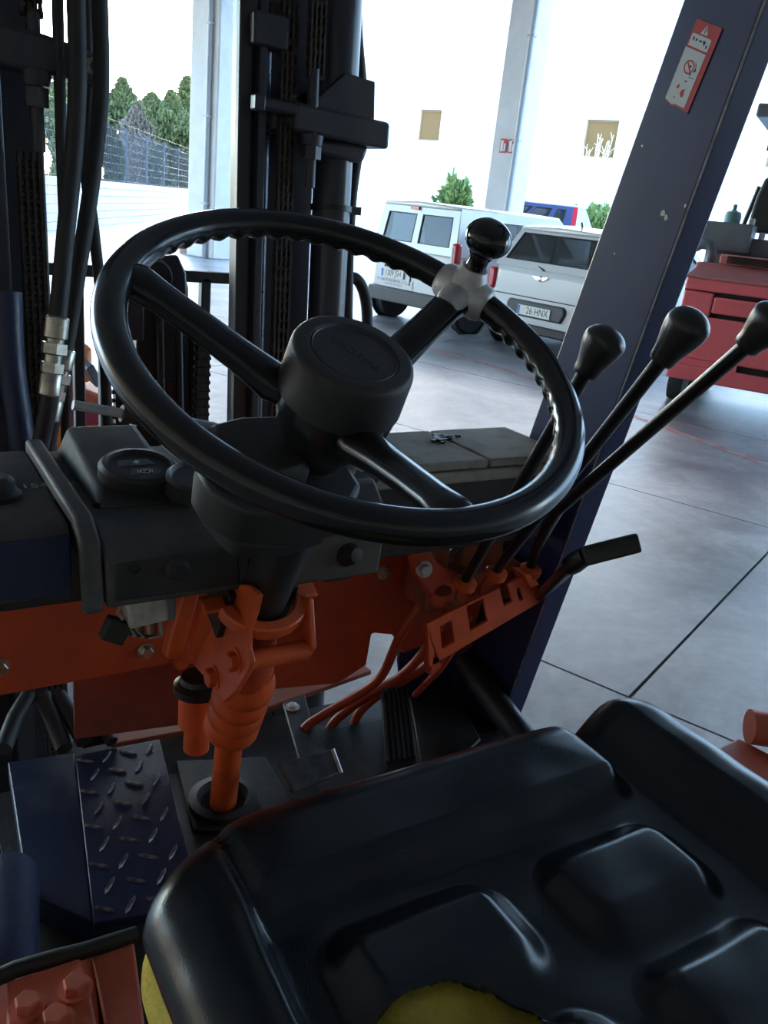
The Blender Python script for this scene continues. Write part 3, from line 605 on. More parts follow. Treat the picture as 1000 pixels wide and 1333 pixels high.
# hoses on the mast: things of their own
def hose(pts, r, label, fit=None, Y=1.30):
    P = [V(p) for p in pts]
    # Catmull-Rom through the points
    out = []
    for i in range(len(P)-1):
        a, b, c, d = P[max(i-1, 0)], P[i], P[i+1], P[min(i+2, len(P)-1)]
        for k in range(6):
            t = k/6; out.append(.5*((2*b)+(c-a)*t+(2*a-5*b+4*c-d)*t*t+(3*b-a-3*c+d)*t**3))
    out.append(P[-1])
    t = thing('hydraulic_hose', out[-1], label, 'hose', 'black hydraulic hoses on the mast')
    mb = MB(); mb.tube(out, r, 12); mb.build('hose', M['rubber'], t)
    return t
def fitting(t, a, b, r):
    a, b = V(a), V(b); d = b-a; L = d.length; d.normalize()
    mb = MB(); mb.lathe(a, d, [(r*1.15, 0), (r*1.3, .002), (r*1.3, L*.26), (r*.9, L*.28), (r*.9, L*.33)], 16); mb.build('ferrule', M['zinc'], t)
    mb = MB(); mb.lathe(a+d*L*.33, d, [(r*1.45, 0), (r*1.45, L*.13)], 6); mb.lathe(a+d*L*.48, d, [(r*.9, 0), (r*.9, L*.1)], 14); mb.lathe(a+d*L*.58, d, [(r*1.3, 0), (r*1.3, L*.12)], 6); mb.build('hose_nut', M['zinc'], t)
    mb = MB(); mb.lathe(a+d*L*.70, d, [(r*.95, 0), (r*1.2, .004), (r*1.2, L*.28), (r*1.0, L*.30)], 16); mb.build('ferrule', M['zinc'], t)
def hp(px, py, y): return at(px, py, 1, y)
t = hose([hp(98, -120, 1.32), hp(99, 0, 1.32), hp(101, 100, 1.30), hp(97, 190, 1.29), hp(86, 300, 1.27), hp(76, 405, 1.25), hp(66, 510, 1.24), hp(48, 600, 1.24), hp(30, 680, 1.24), hp(10, 800, 1.24)], .0125, 'thick black hose with a long silver coupling, nearest to the left upright'); fitting(t, hp(75, 412, 1.235), hp(64, 515, 1.225), .0125)
t = hose([hp(130, -120, 1.34), hp(130, 0, 1.34), hp(132, 110, 1.33), hp(122, 220, 1.31), hp(104, 340, 1.29), hp(86, 450, 1.28), hp(68, 550, 1.275), hp(50, 640, 1.275), hp(30, 760, 1.275)], .0115, 'black hose crossing behind the coupled hose, silver collar lower down'); fitting(t, hp(87, 455, 1.265), hp(65, 547, 1.26), .0105)
hose([hp(74, -120, 1.36), hp(75, 0, 1.36), hp(78, 120, 1.36), hp(82, 250, 1.36), hp(88, 400, 1.36), hp(85, 620, 1.36)], .008, 'thin black hose hanging just right of the left chain')
hose([hp(113, -120, 1.40), hp(113, 0, 1.40), hp(115, 120, 1.40), hp(112, 220, 1.40), hp(122, 300, 1.40), hp(134, 420, 1.40), hp(142, 620, 1.40)], .009, 'black hose swinging right behind the steering wheel rim')
hose([hp(462, -60, 1.44), hp(464, 40, 1.44), hp(470, 120, 1.44), hp(466, 190, 1.44), hp(456, 270, 1.44), hp(452, 400, 1.44), hp(452, 640, 1.44)], .011, 'black hose running down behind the lift cylinder')
hose([hp(448, 366, 1.50), hp(462, 362, 1.50), hp(473, 378, 1.50), hp(478, 410, 1.50), hp(477, 470, 1.50)], .0115, 'short looped black hose right of the lift cylinder')
hose([hp(10, 380, 1.36), hp(14, 470, 1.34), hp(26, 560, 1.32), hp(36, 640, 1.32)], .02, 'fat dark blue hose at the lower left of the mast').children[0].data.materials[0] = M['navyd']
# carriage and load backrest beyond the mast
lb = thing('load_backrest', at(200, 600, 1, 1.85), 'black load backrest of slim bars beyond the mast', 'backrest')
def by(px, py, y=1.85): return at(px, py, 1, y)
mb = MB(); zbar = by(200, 357).z; mb.box((by(60, 357).x, 1.84, zbar-.012), (by(340, 357).x, 1.865, zbar+.012)); mb.build('top_bar', M['black'], lb, bevel=.003)
for px in (103, 136, 264):
    xx = by(px, 480).x; mb = MB(); mb.box((xx-.011, 1.84, .02), (xx+.011, 1.865, zbar)); mb.build('upright_bar', M['black'], lb, bevel=.003)
ca = thing('fork_carriage', at(225, 600, 1, 1.62), 'dark carriage with rollers and pipes behind the steering wheel', 'carriage')
def cy(px, py, y=1.62): return at(px, py, 1, y)
def cpoly(nm, poly, d, m_, y=1.62, bev=.004):
    mb = MB(); mb.prism([cy(px, py, y) for px, py in poly], (0, d, 0)); return mb.build(nm, m_, ca, bevel=bev)
cpoly('carriage_plate', [(178, 400), (196, 352), (205, 345), (238, 345), (246, 375), (247, 600), (178, 600)], .05, M['grease'])
cpoly('cap_plate', [(205, 352), (212, 333), (232, 332), (243, 356), (244, 400), (236, 400)], .05, M['mast'], 1.60)
cpoly('side_plate', [(246, 430), (272, 455), (273, 600), (246, 600)], .04, M['grease'], 1.64)
mb = MB(); mb.lathe(cy(203, 362, 1.58), (0, 1, 0), [(.03, 0), (.035, .01), (.035, .04), (.02, .05)], 20); mb.build('roller', M['grease'], ca)
for px in (208, 232): mb = MB(); mb.rod(cy(px, 405, 1.60), cy(px+4, 600, 1.60), .0075, 12); mb.build('pipe', M['grease'], ca)
cpoly('label_plate', [(200, 497), (232, 497), (232, 530), (200, 530)], .01, M['brown'], 1.605, 0)
mb = MB(); mb.obox(cy(172, 400, 1.60), (.02, 0, 0), (0, .012, 0), (0, 0, .06)); mb.build('spool_plate', M['mast'], ca, bevel=.004)
o = MB()
z = cy(160, 600).z
for xx in (cy(157, 500).x, cy(262, 520).x):
    zz = z
    while zz < cy(160, 500 if xx < .45 else 430).z:
        o.obox(V((xx, 1.62, zz)), (.012, 0, 0), (0, .01, 0), (0, 0, .007)); o.rod(V((xx-.017, 1.62, zz+.008)), V((xx+.017, 1.62, zz+.008)), .0045, 8); zz += .0165
q = o.build('carriage_chain', M['chain'], ca); q['kind'] = 'stuff'
# orange machine standing ahead of the truck
M['orm'] = mat('machine_orange', (.72, .19, .03), .45); M['magenta'] = mat('magenta_band', (.36, .03, .07), .5)
om = thing('orange_machine', V((.62, 3.1, 0)), 'orange machine with a crimson band glimpsed between the mast uprights', 'machine')
def oy(px, py, y=3.0): return at(px, py, 1, y)
def opoly(nm, poly, d, m_, y=3.0, bev=.02):
    mb = MB(); mb.prism([oy(px, py, y) for px, py in poly], (0, d, 0)); return mb.build(nm, m_, om, bevel=bev, seg=3)
zt = oy(100, 590).z
opoly('body', [(40, 552), (148, 548), (150, 700), (40, 700)], .8, M['orm']); opoly('band', [(40, 545), (148, 528), (149, 552), (40, 556)], .7, M['magenta'], 2.98, .005)
opoly('cover', [(40, 505), (70, 490), (146, 520), (148, 530), (40, 546)], .6, M['redor'], 3.02); opoly('upright', [(84, 448), (116, 448), (121, 456), (122, 500), (80, 500)], .25, M['orm'], 3.1, .03)
opoly('arm', [(112, 480), (122, 474), (136, 500), (126, 506)], .1, M['greyp'], 2.96, .008)
mb = MB(); mb.box((oy(60, 600).x, 3.05, 0), (oy(140, 600).x, 3.6, zt)); mb.build('base', M['orm'], om, bevel=.02)

# ------------------------------------------------------------------ truck: front bulkhead, floor, frame
bk = thing('front_bulkhead', (.35, .96, .7), 'orange painted steel bulkhead below the dashboard', 'panel')
def yp(px, py, y): return at(px, py, 1, y)
mb = MB(); mb.prism([yp(px, py, .95) for px, py in ((-80, 742), (610, 690), (575, 765), (520, 805), (484, 826), (477, 866), (440, 890), (330, 900), (292, 850), (200, 869), (0, 906), (-80, 921))], (0, .008, 0)); mb.build('bulkhead_plate', M['orange'], bk, bevel=.002)
mb = MB(); mb.prism([yp(px, py, 1.03) for px, py in ((96, 880), (330, 830), (330, 930), (130, 958), (98, 962))], (0, .008, 0)); mb.build('recessed_panel', mat('dark_orange', (.28, .05, .026), .6, c2=(.15, .04, .028), sc=14), bk)  # recessed panel in a darker, mottled orange
mb = MB(); mb.prism([yp(px, py, .985) for px, py in ((520, 690), (705, 680), (695, 800), (600, 850), (545, 842), (524, 850), (512, 826), (470, 822))], (0, .006, 0)); mb.build('valve_panel', M['orange'], bk)
mb = MB(); mb.prism([yp(px, py, 1.01) for px, py in ((526, 800), (690, 780), (672, 940), (600, 930), (525, 925), (519, 860))], (0, .006, 0)); mb.build('kick_panel', M['navyd'], bk)
mb = MB(); mb.box((-.08, .90, 1.058), (.42, .949, 1.066)); mb.build('ledge', M['oranged'], bk, bevel=.003)
for px, py in ((236, 862), (190, 847), (0, 868), (500, 745)): bolt(bk, yp(px, py, .949), (0, -1, 0), .0085, .008, M['zinc'] if px != 236 else M['orangeb'])
FZ = .70
fp = thing('cab_floor', (.45, .85, FZ-.01), 'dark dirty cab floor below the pedals', 'floor')
mb = MB(); mb.prism([(.09, .35, FZ-.012), (.30, .35, FZ-.012), (.30, .62, FZ-.012), (.86, .62, FZ-.012), (.86, 1.0, FZ-.012), (.64, 1.0, FZ-.012), (.64, .965, FZ-.012), (.52, .965, FZ-.012), (.52, 1.12, FZ-.012), (.21, 1.12, FZ-.012), (.21, 1.04, FZ-.012), (.09, 1.04, FZ-.012)], (0, 0, .01)); mb.build('base_plate', M['floor'], fp)
def zpoly(nm, poly, z, th, m_, parent, bev=.002):
    mb = MB(); mb.prism([at(px, py, 2, z) for px, py in poly], (0, 0, -th)); return mb.build(nm, m_, parent, bevel=bev)
mb = MB(); mb.box((.521, .955, .668), (.80, 1.095, .676)); mb.build('dark_sheet', M['grease'], fp)  # added dark sheet that keeps the floor cut under the pipes black
zpoly('ledge_plate', [(120, 948), (300, 902), (470, 862), (484, 872), (372, 912), (300, 940), (150, 968)], .715, .01, M['oranged'], fp)
fo = zpoly('floor_plate', [(368, 915), (397, 903), (404, 930), (412, 944), (432, 948), (500, 934), (512, 985), (470, 1040), (420, 1040), (388, 985)], .722, .006, M['floor'], fp)
bolt(fo, at(381, 921, 2, .722), (0, 0, 1), .009, .006, M['zinc3'] if 'zinc3' in M else M['alu'], 'socket_screw')
zpoly('floor_plate', [(533, 906), (588, 891), (626, 962), (600, 985), (548, 990)], .722, .006, M['floor'], fp)
zpoly('floor_plate', [(230, 990), (345, 985), (380, 1040), (340, 1080), (250, 1080)], .705, .005, M['floor'], fp)
mb = MB(); cfoot = at(290, 1043, 2, .706); mb.lathe(cfoot-V((0, 0, .004)), (0, 0, 1), [(.047, 0), (.047, .012), (.036, .014), (.03, .004)], 28); mb.build('column_grommet', M['rubber'], fp)
mb = MB(); mb.rod(at(604, 860, 0, .825), at(715, 1005, 0, .825), .022, 18); sr = mb.build('side_rail', M['black'], None); tag(sr, 'round black side rail at the foot of the blue pillar', 'rail')
# tread plate with raised bars
T0, T1, T2, T3 = [at(px, py, 2, .735) for px, py in ((98, 983), (208, 962), (262, 1178), (122, 1201))]
tp = thing('tread_plate', (T0+T2)/2, 'navy checker plate step with worn raised bars', 'step plate')
mb = MB(); mb.prism([T0, T1, T2, T3], (0, 0, -.012)); mb.build('plate', M['navyd'], tp, bevel=.0015)
M['tread'] = mat('tread_worn', (.06, .065, .085), .36, c2=(.28, .24, .21), sc=120, mix=(.42, .68))
def bar(ang):
    mb = MB(); L = .0140; a = V((math.cos(ang), math.sin(ang), 0)); b = V((-a.y, a.x, 0)); ring = [(-L, 0), (-L*.55, .0026), (L*.55, .0026), (L, 0), (L*.55, -.0026), (-L*.55, -.0026)]
    lo = [a*x+b*y for x, y in ring]; hi = [a*x*.82+b*y*.6+V((0, 0, .0022)) for x, y in ring]
    mb.add(lo+hi, [(0, 1, 2, 3, 4, 5), (6, 7, 8, 9, 10, 11)]+[(i, (i+1) % 6, 6+(i+1) % 6, 6+i) for i in range(6)]); o = mb.build('tread', M['tread'], None, origin=(0, 0, 0)); return o
ux = (T1-T0); uy = (T3-T0); proto = [bar(R(-38)), bar(R(52))]; used = [False, False]
nr, nc = 9, 4
for i in range(nr):
    for j in range(nc):
        a = (j+.5+(.25 if i % 2 else -.1))/nc; b = (i+.5)/nr
        if not (.08 < a < .90 and .04 < b < .96): continue
        k = (i+j) % 2; p = T0*(1-a)*(1-b)+T1*a*(1-b)+T2*a*b+T3*(1-a)*b
        if used[k]: o = proto[k].copy(); col.objects.link(o)
        else: o = proto[k]; used[k] = True
        o.parent = tp; o.location = p-ORG[tp.name]
# plain navy battery-box lid beside it
Q = [at(px, py, 2, .728) for px, py in ((10, 992), (97, 980), (121, 1200), (36, 1166))]
mb = MB(); mb.prism(Q, (0, 0, -.03)); mb.build('step_lid', M['navyd'], None, bevel=.002); tag(bpy.data.objects['step_lid'], 'plain navy step lid beside the checker plate', 'step plate')
mb = MB(); mb.tube([at(112, 962, 2, .74), at(125, 955, 2, .745), at(138, 955, 2, .745), at(146, 966, 2, .74)], .009, 10); mb.obox(at(125, 962, 2, .735), (.02, 0, 0), (0, .008, 0), (0, 0, .006))
tag(mb.build('cable_clip', M['grease'], None), 'small greasy clip at the head of the checker plate', 'clip')
# cables in the dark gap at the left
for k, (a, b, lab) in enumerate((((38, 905), (4, 975), 'dark cable slanting left through the gap below the bulkhead'), ((55, 905), (84, 975), 'dark cable slanting right through the gap below the bulkhead'), ((75, 905), (110, 965), 'rear dark cable in the gap nearest the checker plate'))):
    mb = MB(); mb.tube([yp(a[0], a[1], 1.12), (yp(a[0], a[1], 1.1)+yp(b[0], b[1], 1.06))/2+V((0, .01, 0)), yp(b[0], b[1], 1.04)], .012, 10); tag(mb.build('cable', M['rubber'], None), lab, 'cable', 'cables below the bulkhead')
# blue cylinder with a steel strap at the lower left
bc = thing('tilt_cylinder', at(8, 1230, 2, .70), 'dark blue cylinder with a steel strap in the lower left corner', 'cylinder')
a, b = at(8, 1130, 2, .745), at(0, 1290, 2, .745); mb = MB(); mb.lathe(a, b-a, [(.02, 0), (.034, .012), (.036, .03), (.036, (b-a).length)], 24); mb.build('barrel', M['navyd'], bc)
mb = MB(); p = at(34, 1225, 2, .745); S = [at(22, 1180, 2, .75), at(38, 1178, 2, .765), at(47, 1200, 2, .76), at(47, 1262, 2, .745), at(30, 1268, 2, .745), at(26, 1200, 2, .752)]; mb.prism(S, (0, 0, -.05)); mb.build('strap', M['navyd'], bc, bevel=.004)
# orange frame corner with three bolts
fc = thing('frame_corner', at(90, 1300, 2, .72), 'faded orange frame corner with hex bolts by the seat', 'frame')
zpoly('frame_plate', [(8, 1277), (104, 1246), (118, 1290), (128, 1345), (150, 1460), (0, 1480), (8, 1340)], .800, .010, M['redor'], fc, .003)
zpoly('frame_plate', [(118, 1240), (174, 1221), (192, 1360), (190, 1500), (150, 1500), (135, 1330)], .788, .08, M['redor'], fc, .003)
zpoly('frame_ledge', [(-60, 1300), (20, 1272), (120, 1240), (150, 1500), (-60, 1500)], .786, .08, M['redor'], fc, .003)
for px, py in ((36, 1314), (98, 1290), (72, 1332)):
    p = at(px, py, 2, .80); mb = MB(); mb.lathe(p, (0, 0, 1), [(.0155, 0), (.0155, .004)], 20); mb.lathe(p+V((0, 0, .004)), (0, 0, 1), [(.011, 0), (.011, .008), (.0095, .0095)], 6); mb.build('bolt', M['redor'], fc)
mb = MB(); mb.tube([at(-40, 1288, 2, .802), at(20, 1262, 2, .80), at(70, 1247, 2, .798), at(108, 1238, 2, .795), at(178, 1216, 2, .79)], .008, 10); tag(mb.build('rubber_edging', M['rubber'], None), 'ragged dark rubber edging along the orange frame corner', 'edging')

# ------------------------------------------------------------------ blue guard pillar with warning label
PX = .85
pl = thing('guard_pillar', (PX+.02, .90, .6), 'dark blue overhead guard pillar leaning back on the right', 'pillar')
def pc(z): return .867+(z-.803)*(.682-.867)/(1.74-.803)      # rear corner line of the inner face
def pf(z): return .930+(z-1.209)*(.795-.930)/(1.763-1.209) if z > 1.2 else .932+(1.2-z)*.16
zs = [.55, .8, 1.0, 1.2, 1.4, 1.6, 1.8, 1.95, 2.05]
mb = MB(); n_ = len(zs); vs_ = []; fs = []
for z in zs: vs_ += [V((PX, pc(z), z)), V((PX, pf(z), z)), V((PX+.042, pf(z)-.01, z)), V((PX+.042, pc(z)-.002, z))]
for i in range(n_-1):
    for j in range(4): fs.append((i*4+j, i*4+(j+1) % 4, (i+1)*4+(j+1) % 4, (i+1)*4+j))
fs += [(3, 2, 1, 0), tuple((n_-1)*4+j for j in range(4))]
mb.add(vs_, fs); mb.build('post', M['navy'], pl, bevel=.004, seg=3)
mb = MB()
for z in zs[:-1]: pass
mb.tube([V((PX-.001, pc(z)-.001, z)) for z in zs if z < 1.9], .0014, 6); mb.build('worn_edge', M['steelw'], pl)
# roof beam of the guard, just entering at the top
mb = MB(); mb.obox(V((PX+.02, .56, 1.80)), (.03, 0, 0), (0, .22, 0), (0, 0, .022)); mb.build('roof_beam', M['navy'], pl, bevel=.005)
mb = MB(); 
for k, (px, py, s) in enumerate(((863, 277, .005), (867, 283, .0035), (836, 190, .0018), (892, 268, .002), (800, 330, .0012))):
    p = at(px, py, 0, PX-.0006); n0 = 7; mb.add([p+V((0, s*random.uniform(.5, 1.1)*math.cos(6.283*i/n0), s*random.uniform(.6, 1.3)*math.sin(6.283*i/n0))) for i in range(n0)], [tuple(range(n0))])
mb.build('paint_chip', M['white'], pl, fix=False)
LQ = [at(px, py, 0, PX-.001) for px, py in ((908, 24), (941, 37), (895, 148), (865, 132))]   # top-left, top-right, bottom-right, bottom-left
def lq(a, b, o=0): return LQ[0]*(1-a)*(1-b)+LQ[1]*a*(1-b)+LQ[2]*a*b+LQ[3]*(1-a)*b-V((o, 0, 0))
def lpatch(nm, pts, m_, par, o): mb = MB(); mb.add([lq(a, b, o) for a, b in pts], [tuple(range(len(pts)))]); return mb.build(nm, m_, par, fix=False)
mb = MB(); mb.prism([lq(0, 0), lq(1, 0), lq(1, 1), lq(.45, .985), lq(.3, 1.0), lq(0, .97)], (-.0004, 0, 0)); wlab = mb.build('warning_label', M['red'], pl); wlab['label'] = 'white warning label with red header'
lpatch('label_field', [(.06, .17), (.1, .155), (.78, .155), (.82, .17), (.82, .30), (.06, .30)], M['white'], wlab, .0008)
lpatch('label_field', [(.0, .325), (.82, .325), (.82, .965), (.45, .965), (.3, .985), (.0, .955)], M['white'], wlab, .0008)
lpatch('hazard_triangle', [(.47, .03), (.62, .135), (.34, .135)], M['white'], wlab, .0008); lpatch('hazard_mark', [(.46, .06), (.50, .06), (.49, .12), (.46, .12)], M['ink'], wlab, .0011)
mb = MB()
for i in range(24):
    a0, a1 = 6.283*i/24, 6.283*(i+1)/24
    mb.add([lq(.42+.20*math.cos(a0), .52+.083*math.sin(a0), .0011), lq(.42+.20*math.cos(a1), .52+.083*math.sin(a1), .0011), lq(.42+.155*math.cos(a1), .52+.064*math.sin(a1), .0011), lq(.42+.155*math.cos(a0), .52+.064*math.sin(a0), .0011)], [(0, 1, 2, 3)])
mb.add([lq(.27, .47, .0012), lq(.31, .46, .0012), lq(.57, .57, .0012), lq(.53, .585, .0012)], [(0, 1, 2, 3)])
mb.build('prohibition_ring', M['red'], wlab, fix=False)
mb = MB()
for pts in ([(.14, .20), (.2, .185), (.22, .235), (.16, .225)], [(.26, .2), (.34, .2), (.33, .22), (.27, .235)], [(.38, .21), (.5, .2), (.52, .225), (.4, .222)], [(.55, .19), (.66, .2), (.64, .25), (.56, .225)], [(.7, .235), (.76, .23), (.75, .265), (.7, .27)], [(.44, .49), (.5, .5), (.47, .53), (.42, .52)], [(.66, .50), (.72, .52), (.68, .56), (.63, .545)], [(.5, .59), (.6, .575), (.56, .61)], [(.58, .44), (.64, .46), (.68, .50), (.65, .5)], [(.52, .62), (.76, .62), (.76, .627), (.52, .627)], [(.46, .68), (.56, .66), (.5, .70)]): mb.add([lq(a, b, .0011) for a, b in pts], [tuple(range(len(pts)))])
mb.build('pictogram', M['ink'], wlab, fix=False)
mb = MB()
for pts in ([(.25, .78), (.31, .73), (.36, .77), (.29, .80)], [(.48, .79), (.58, .76), (.62, .85), (.55, .87), (.46, .83)], [(.28, .9), (.33, .88), (.32, .92)]): mb.add([lq(a, b, .0011) for a, b in pts], [tuple(range(len(pts)))])
mb.build('pictogram_red', M['red'], wlab, fix=False)

# ------------------------------------------------------------------ dashboard
ds = thing('dashboard', (.35, .85, 1.08), 'dusty dark dashboard with a navy front cover and warning gauge', 'dashboard')
mb = MB(); mb.prism([(x_, .98, 1.07) for x_ in (-.10, .848)]+[(.848, .98, 1.188), (-.10, .98, 1.188)], (0, -.135, 0)); mb.build('cowl_body', M['dashd'], ds, bevel=.004)
xs = [(.30, .545), (.548, .70), (.703, .846)]
for a, b in xs:
    mb = MB(); mb.prism([(a, .835, 1.189), (b, .835, 1.189), (b, .835, 1.201), (a, .835, 1.201)], (0, .148, 0)); mb.build('cowl_panel', M['cowl'], ds, bevel=.003)
mb = MB(); mb.prism([(.30, .83, 1.172), (.846, .83, 1.172), (.846, .83, 1.188), (.30, .83, 1.188)], (0, .02, 0)); mb.build('cowl_lip', M['cowl'], ds, bevel=.004)
mb = MB()
for _ in range(26):
    p = at(573+random.gauss(0, 7), 571+random.gauss(0, 2), 2, 1.202); s = random.uniform(.002, .005); mb.obox(p, (s, 0, 0), (0, s*.8, 0), (0, 0, s*.6))
tag(mb.build('debris', M['grease'], None), 'small clump of dark debris on the dusty cowl', 'debris')
# left cover: dusty top, navy front
mb = MB(); mb.prism([(-.10, .742, 1.13), (-.10, .742, 1.196), (-.10, .752, 1.203), (-.10, .98, 1.203), (-.10, .98, 1.13)], (.245, 0, 0)); mb.build('left_cover', M['dash'], ds, bevel=.004)
mb = MB(); mb.prism([(.082, .738, 1.136), (.145, .738, 1.130), (.145, .738, 1.192), (.082, .738, 1.192)], (0, .006, 0)); mb.build('navy_front', M['navyd'], ds, bevel=.002)
mb = MB(); mb.prism([(-.10, .738, 1.136), (.078, .738, 1.136), (.078, .738, 1.192), (-.10, .738, 1.192)], (0, .006, 0)); mb.build('navy_front', M['navyd'], ds, bevel=.002)
mb = MB(); p = at(-2, 648, 2, 1.203); mb.lathe(p, (0, 0, 1), [(.021, 0), (.021, .005), (.016, .008), (.015, .018), (.010, .022)], 20); mb.build('rubber_stop', M['rubber'], ds)
textmesh('marker_writing', '1154008', .0175, M['chalk'], ds, at(57, 632, 2, 1.2036), (1, .0, 0), (0, 1, 0)); textmesh('marker_writing', '9', .016, M['chalk'], ds, at(74, 650, 2, 1.2036), (1, 0, 0), (0, 1, 0))
# ridge between cover and gauge module
prof = [(.985, 1.196), (.985, 1.214), (.735, 1.214), (.705, 1.198), (.692, 1.135), (.705, 1.128), (.72, 1.19), (.74, 1.2)]
mb = MB(); mb.prism([(.146, y, z) for y, z in prof], (.018, 0, 0)); mb.build('ridge_trim', M['dash'], ds, bevel=.004, seg=3)
# gauge module
prof = [(.98, 1.135), (.98, 1.200), (.745, 1.200), (.715, 1.192), (.700, 1.178), (.694, 1.150), (.694, 1.136)]
mb = MB(); mb.prism([(.166, y, z) for y, z in prof], (.137, 0, 0)); mb.build('gauge_module', M['dash'], ds, bevel=.003)
mb = MB(); mb.prism([(.172, .6925, 1.142), (.293, .6925, 1.142), (.290, .6945, 1.178), (.174, .6945, 1.178)], (0, .004, 0)); mb.build('front_fascia', M['dashd'], ds, bevel=.002)
gb = at(168, 640, 2, 1.20)
b0 = [at(px, py, 2, 1.2) for px, py in ((128, 640), (232, 640), (245, 596), (112, 596))]; t0 = [at(px, py, 2, 1.236) for px, py in ((135, 615), (226, 615), (226, 583), (132, 583))]
vv = [V((.176, .775, 1.2)), V((.272, .775, 1.2)), V((.272, .97, 1.2)), V((.176, .97, 1.2)), V((.186, .81, 1.214)), V((.262, .81, 1.214)), V((.262, .955, 1.236)), V((.186, .955, 1.236))]
mb = MB(); mb.add(vv, [(3, 2, 1, 0), (4, 5, 6, 7), (0, 1, 5, 4), (1, 2, 6, 5), (2, 3, 7, 6), (3, 0, 4, 7)]); mb.build('gauge_mound', M['dash'], ds, bevel=.006, seg=3)
gax = V((0, -.15, .99)).normalized(); gc = at(181, 612, 2, 1.226)
M['gface'] = mat('gauge_face', (.012, .012, .013), .2)
mb = MB(); mb.lathe(gc-gax*.006, gax, [(.040, 0), (.040, .010), (.036, .014), (.031, .0145), (.0305, .010), (.001, .0095)], 36); gg = mb.build('warning_gauge', M['dashd'], ds)
gx = V((1, 0, 0)); gy = gax.cross(gx).normalized()
if gy.y < 0: gy = -gy
def gp(a, b, h=.0102): return gc-gax*.006+gx*a+gy*b+gax*h
mb = MB(); mb.add([gp(-.02, .002), gp(-.018, .016), gp(.013, .016), gp(.018, .004)], [(0, 1, 2, 3)]); mb.add([gp(-.013, -.017), gp(-.009, -.004), gp(.017, -.005), gp(.02, -.011), gp(.014, -.019)], [(0, 1, 2, 3, 4)]); mb.build('gauge_window', M['gface'], gg, fix=False)
mb = MB(); mb.add([gp(-.001, .014, .0106), gp(.003, .014, .0106), gp(.001, .0095, .0106), gp(.004, .0095, .0106), gp(-.002, .003, .0106), gp(-.0005, .0075, .0106), gp(-.004, .0075, .0106)], [(0, 1, 2, 5, 6), (2, 3, 4, 5)]); mb.build('charge_symbol', M['icong'], gg, fix=False)
mb = MB()
for rr, segs in ((.0052, range(24)), (.0075, [i for i in range(24) if i % 12 in (10, 11, 0, 1)])):
    for i in segs:
        a0, a1 = 6.283*i/24, 6.283*(i+1)/24
        mb.add([gp(.003+rr*math.cos(a0), -.0115+rr*math.sin(a0)*.9, .0106), gp(.003+rr*math.cos(a1), -.0115+rr*math.sin(a1)*.9, .0106), gp(.003+(rr-.0009)*math.cos(a1), -.0115+(rr-.0009)*math.sin(a1)*.9, .0106), gp(.003+(rr-.0009)*math.cos(a0), -.0115+(rr-.0009)*math.sin(a0)*.9, .0106)], [(0, 1, 2, 3)])
mb.build('brake_symbol', M['iconw'], gg, fix=False); textmesh('brake_symbol_letter', 'P', .0085, M['iconw'], gg, gp(.003, -.0115, .0106), gx, gy)
gc2 = at(262, 628, 2, 1.222); mb = MB(); mb.lathe(gc2, gax, [(.036, -.01), (.036, .006), (.032, .009), (.029, .005), (.001, .005)], 30); mb.build('blank_gauge', M['dashd'], ds)
gc3 = at(466, 596, 1, .86); mb = MB(); mb.lathe(gc3, V((0, -.55, .83)), [(.040, -.03), (.040, .006), (.036, .011), (.032, .006), (.001, .006)], 30); hm = mb.build('hour_meter', M['dashd'], ds)
mb = MB(); mb.obox(gc3+V((0, -.55, .83))*.008+V((0, .008, .006)), (.009, 0, 0), V((0, .83, .55))*.0035, V((0, -.55, .83))*.0012); mb.build('counter_window', M['chrome'], hm)
for px, py in ((129, 657), (110, 607)): bolt(ds, at(px, py, 2, 1.201), (0, 0, 1), .005, .003, M['grease'], 'screw', True)
mb = MB(); mb.lathe(at(235, 653, 2, 1.2), (0, 0, 1), [(.0115, 0), (.0115, .004), (.009, .006)], 20); mb.build('blanking_plug', M['rubber'], ds)
mb = MB(); mb.lathe(yp(231, 738, .694), (0, -1, 0), [(.012, 0), (.012, .004), (.009, .006), (.0085, .014), (.007, .016)], 20); mb.build('push_button', M['rubber'], ds)
mb = MB(); mb.lathe(yp(175, 739, .694), (0, -1, 0), [(.0065, 0), (.0065, .003), (.0045, .003), (.004, .001)], 16); mb.build('key_slot', M['rubber'], ds)
# right part of the dash behind the column
mb = MB(); mb.prism([(.303, .98, 1.09), (.303, .98, 1.2), (.303, .80, 1.2), (.303, .765, 1.17), (.303, .77, 1.09)], (.20, 0, 0)); mb.build('centre_cowl', M['dash'], ds, bevel=.005)
mb = MB(); mb.prism([(.303, .705, 1.136), (.318, .72, 1.12), (.318, .78, 1.10), (.303, .78, 1.10), (.303, .705, 1.195)], (.006, 0, 0)); mb.build('end_plate', M['dashd'], ds)
mb = MB(); p = yp(432, 715, .80); mb.lathe(p, V((-.2, -1, .25)), [(.026, 0), (.024, .012), (.015, .014)], 20); key = mb.build('ignition_switch', M['clear'], ds)
mb = MB(); mb.lathe(p+V((-.0, -.012, .003)), V((.25, -1, .2)), [(.015, 0), (.016, .02), (.009, .035), (.002, .036)], 14); mb.build('switch_barrel', M['rubber'], key)
mb = MB(); mb.tube([yp(x, y, .79) for x, y in ((405, 742), (425, 752), (450, 748), (472, 735), (480, 725))], [.004, .006, .006, .005, .004], 8); mb.tube([yp(x, y, .80) for x, y in ((410, 735), (440, 742), (470, 728))], .006, 8); mb.build('wiring', M['rubber'], key)
mb = MB(); mb.lathe(yp(512, 674, .82), V((0, -1, .5)), [(.013, 0), (.013, .01), (.009, .015), (.002, .017)], 16); mb.build('indicator_lens', M['clear'], ds)
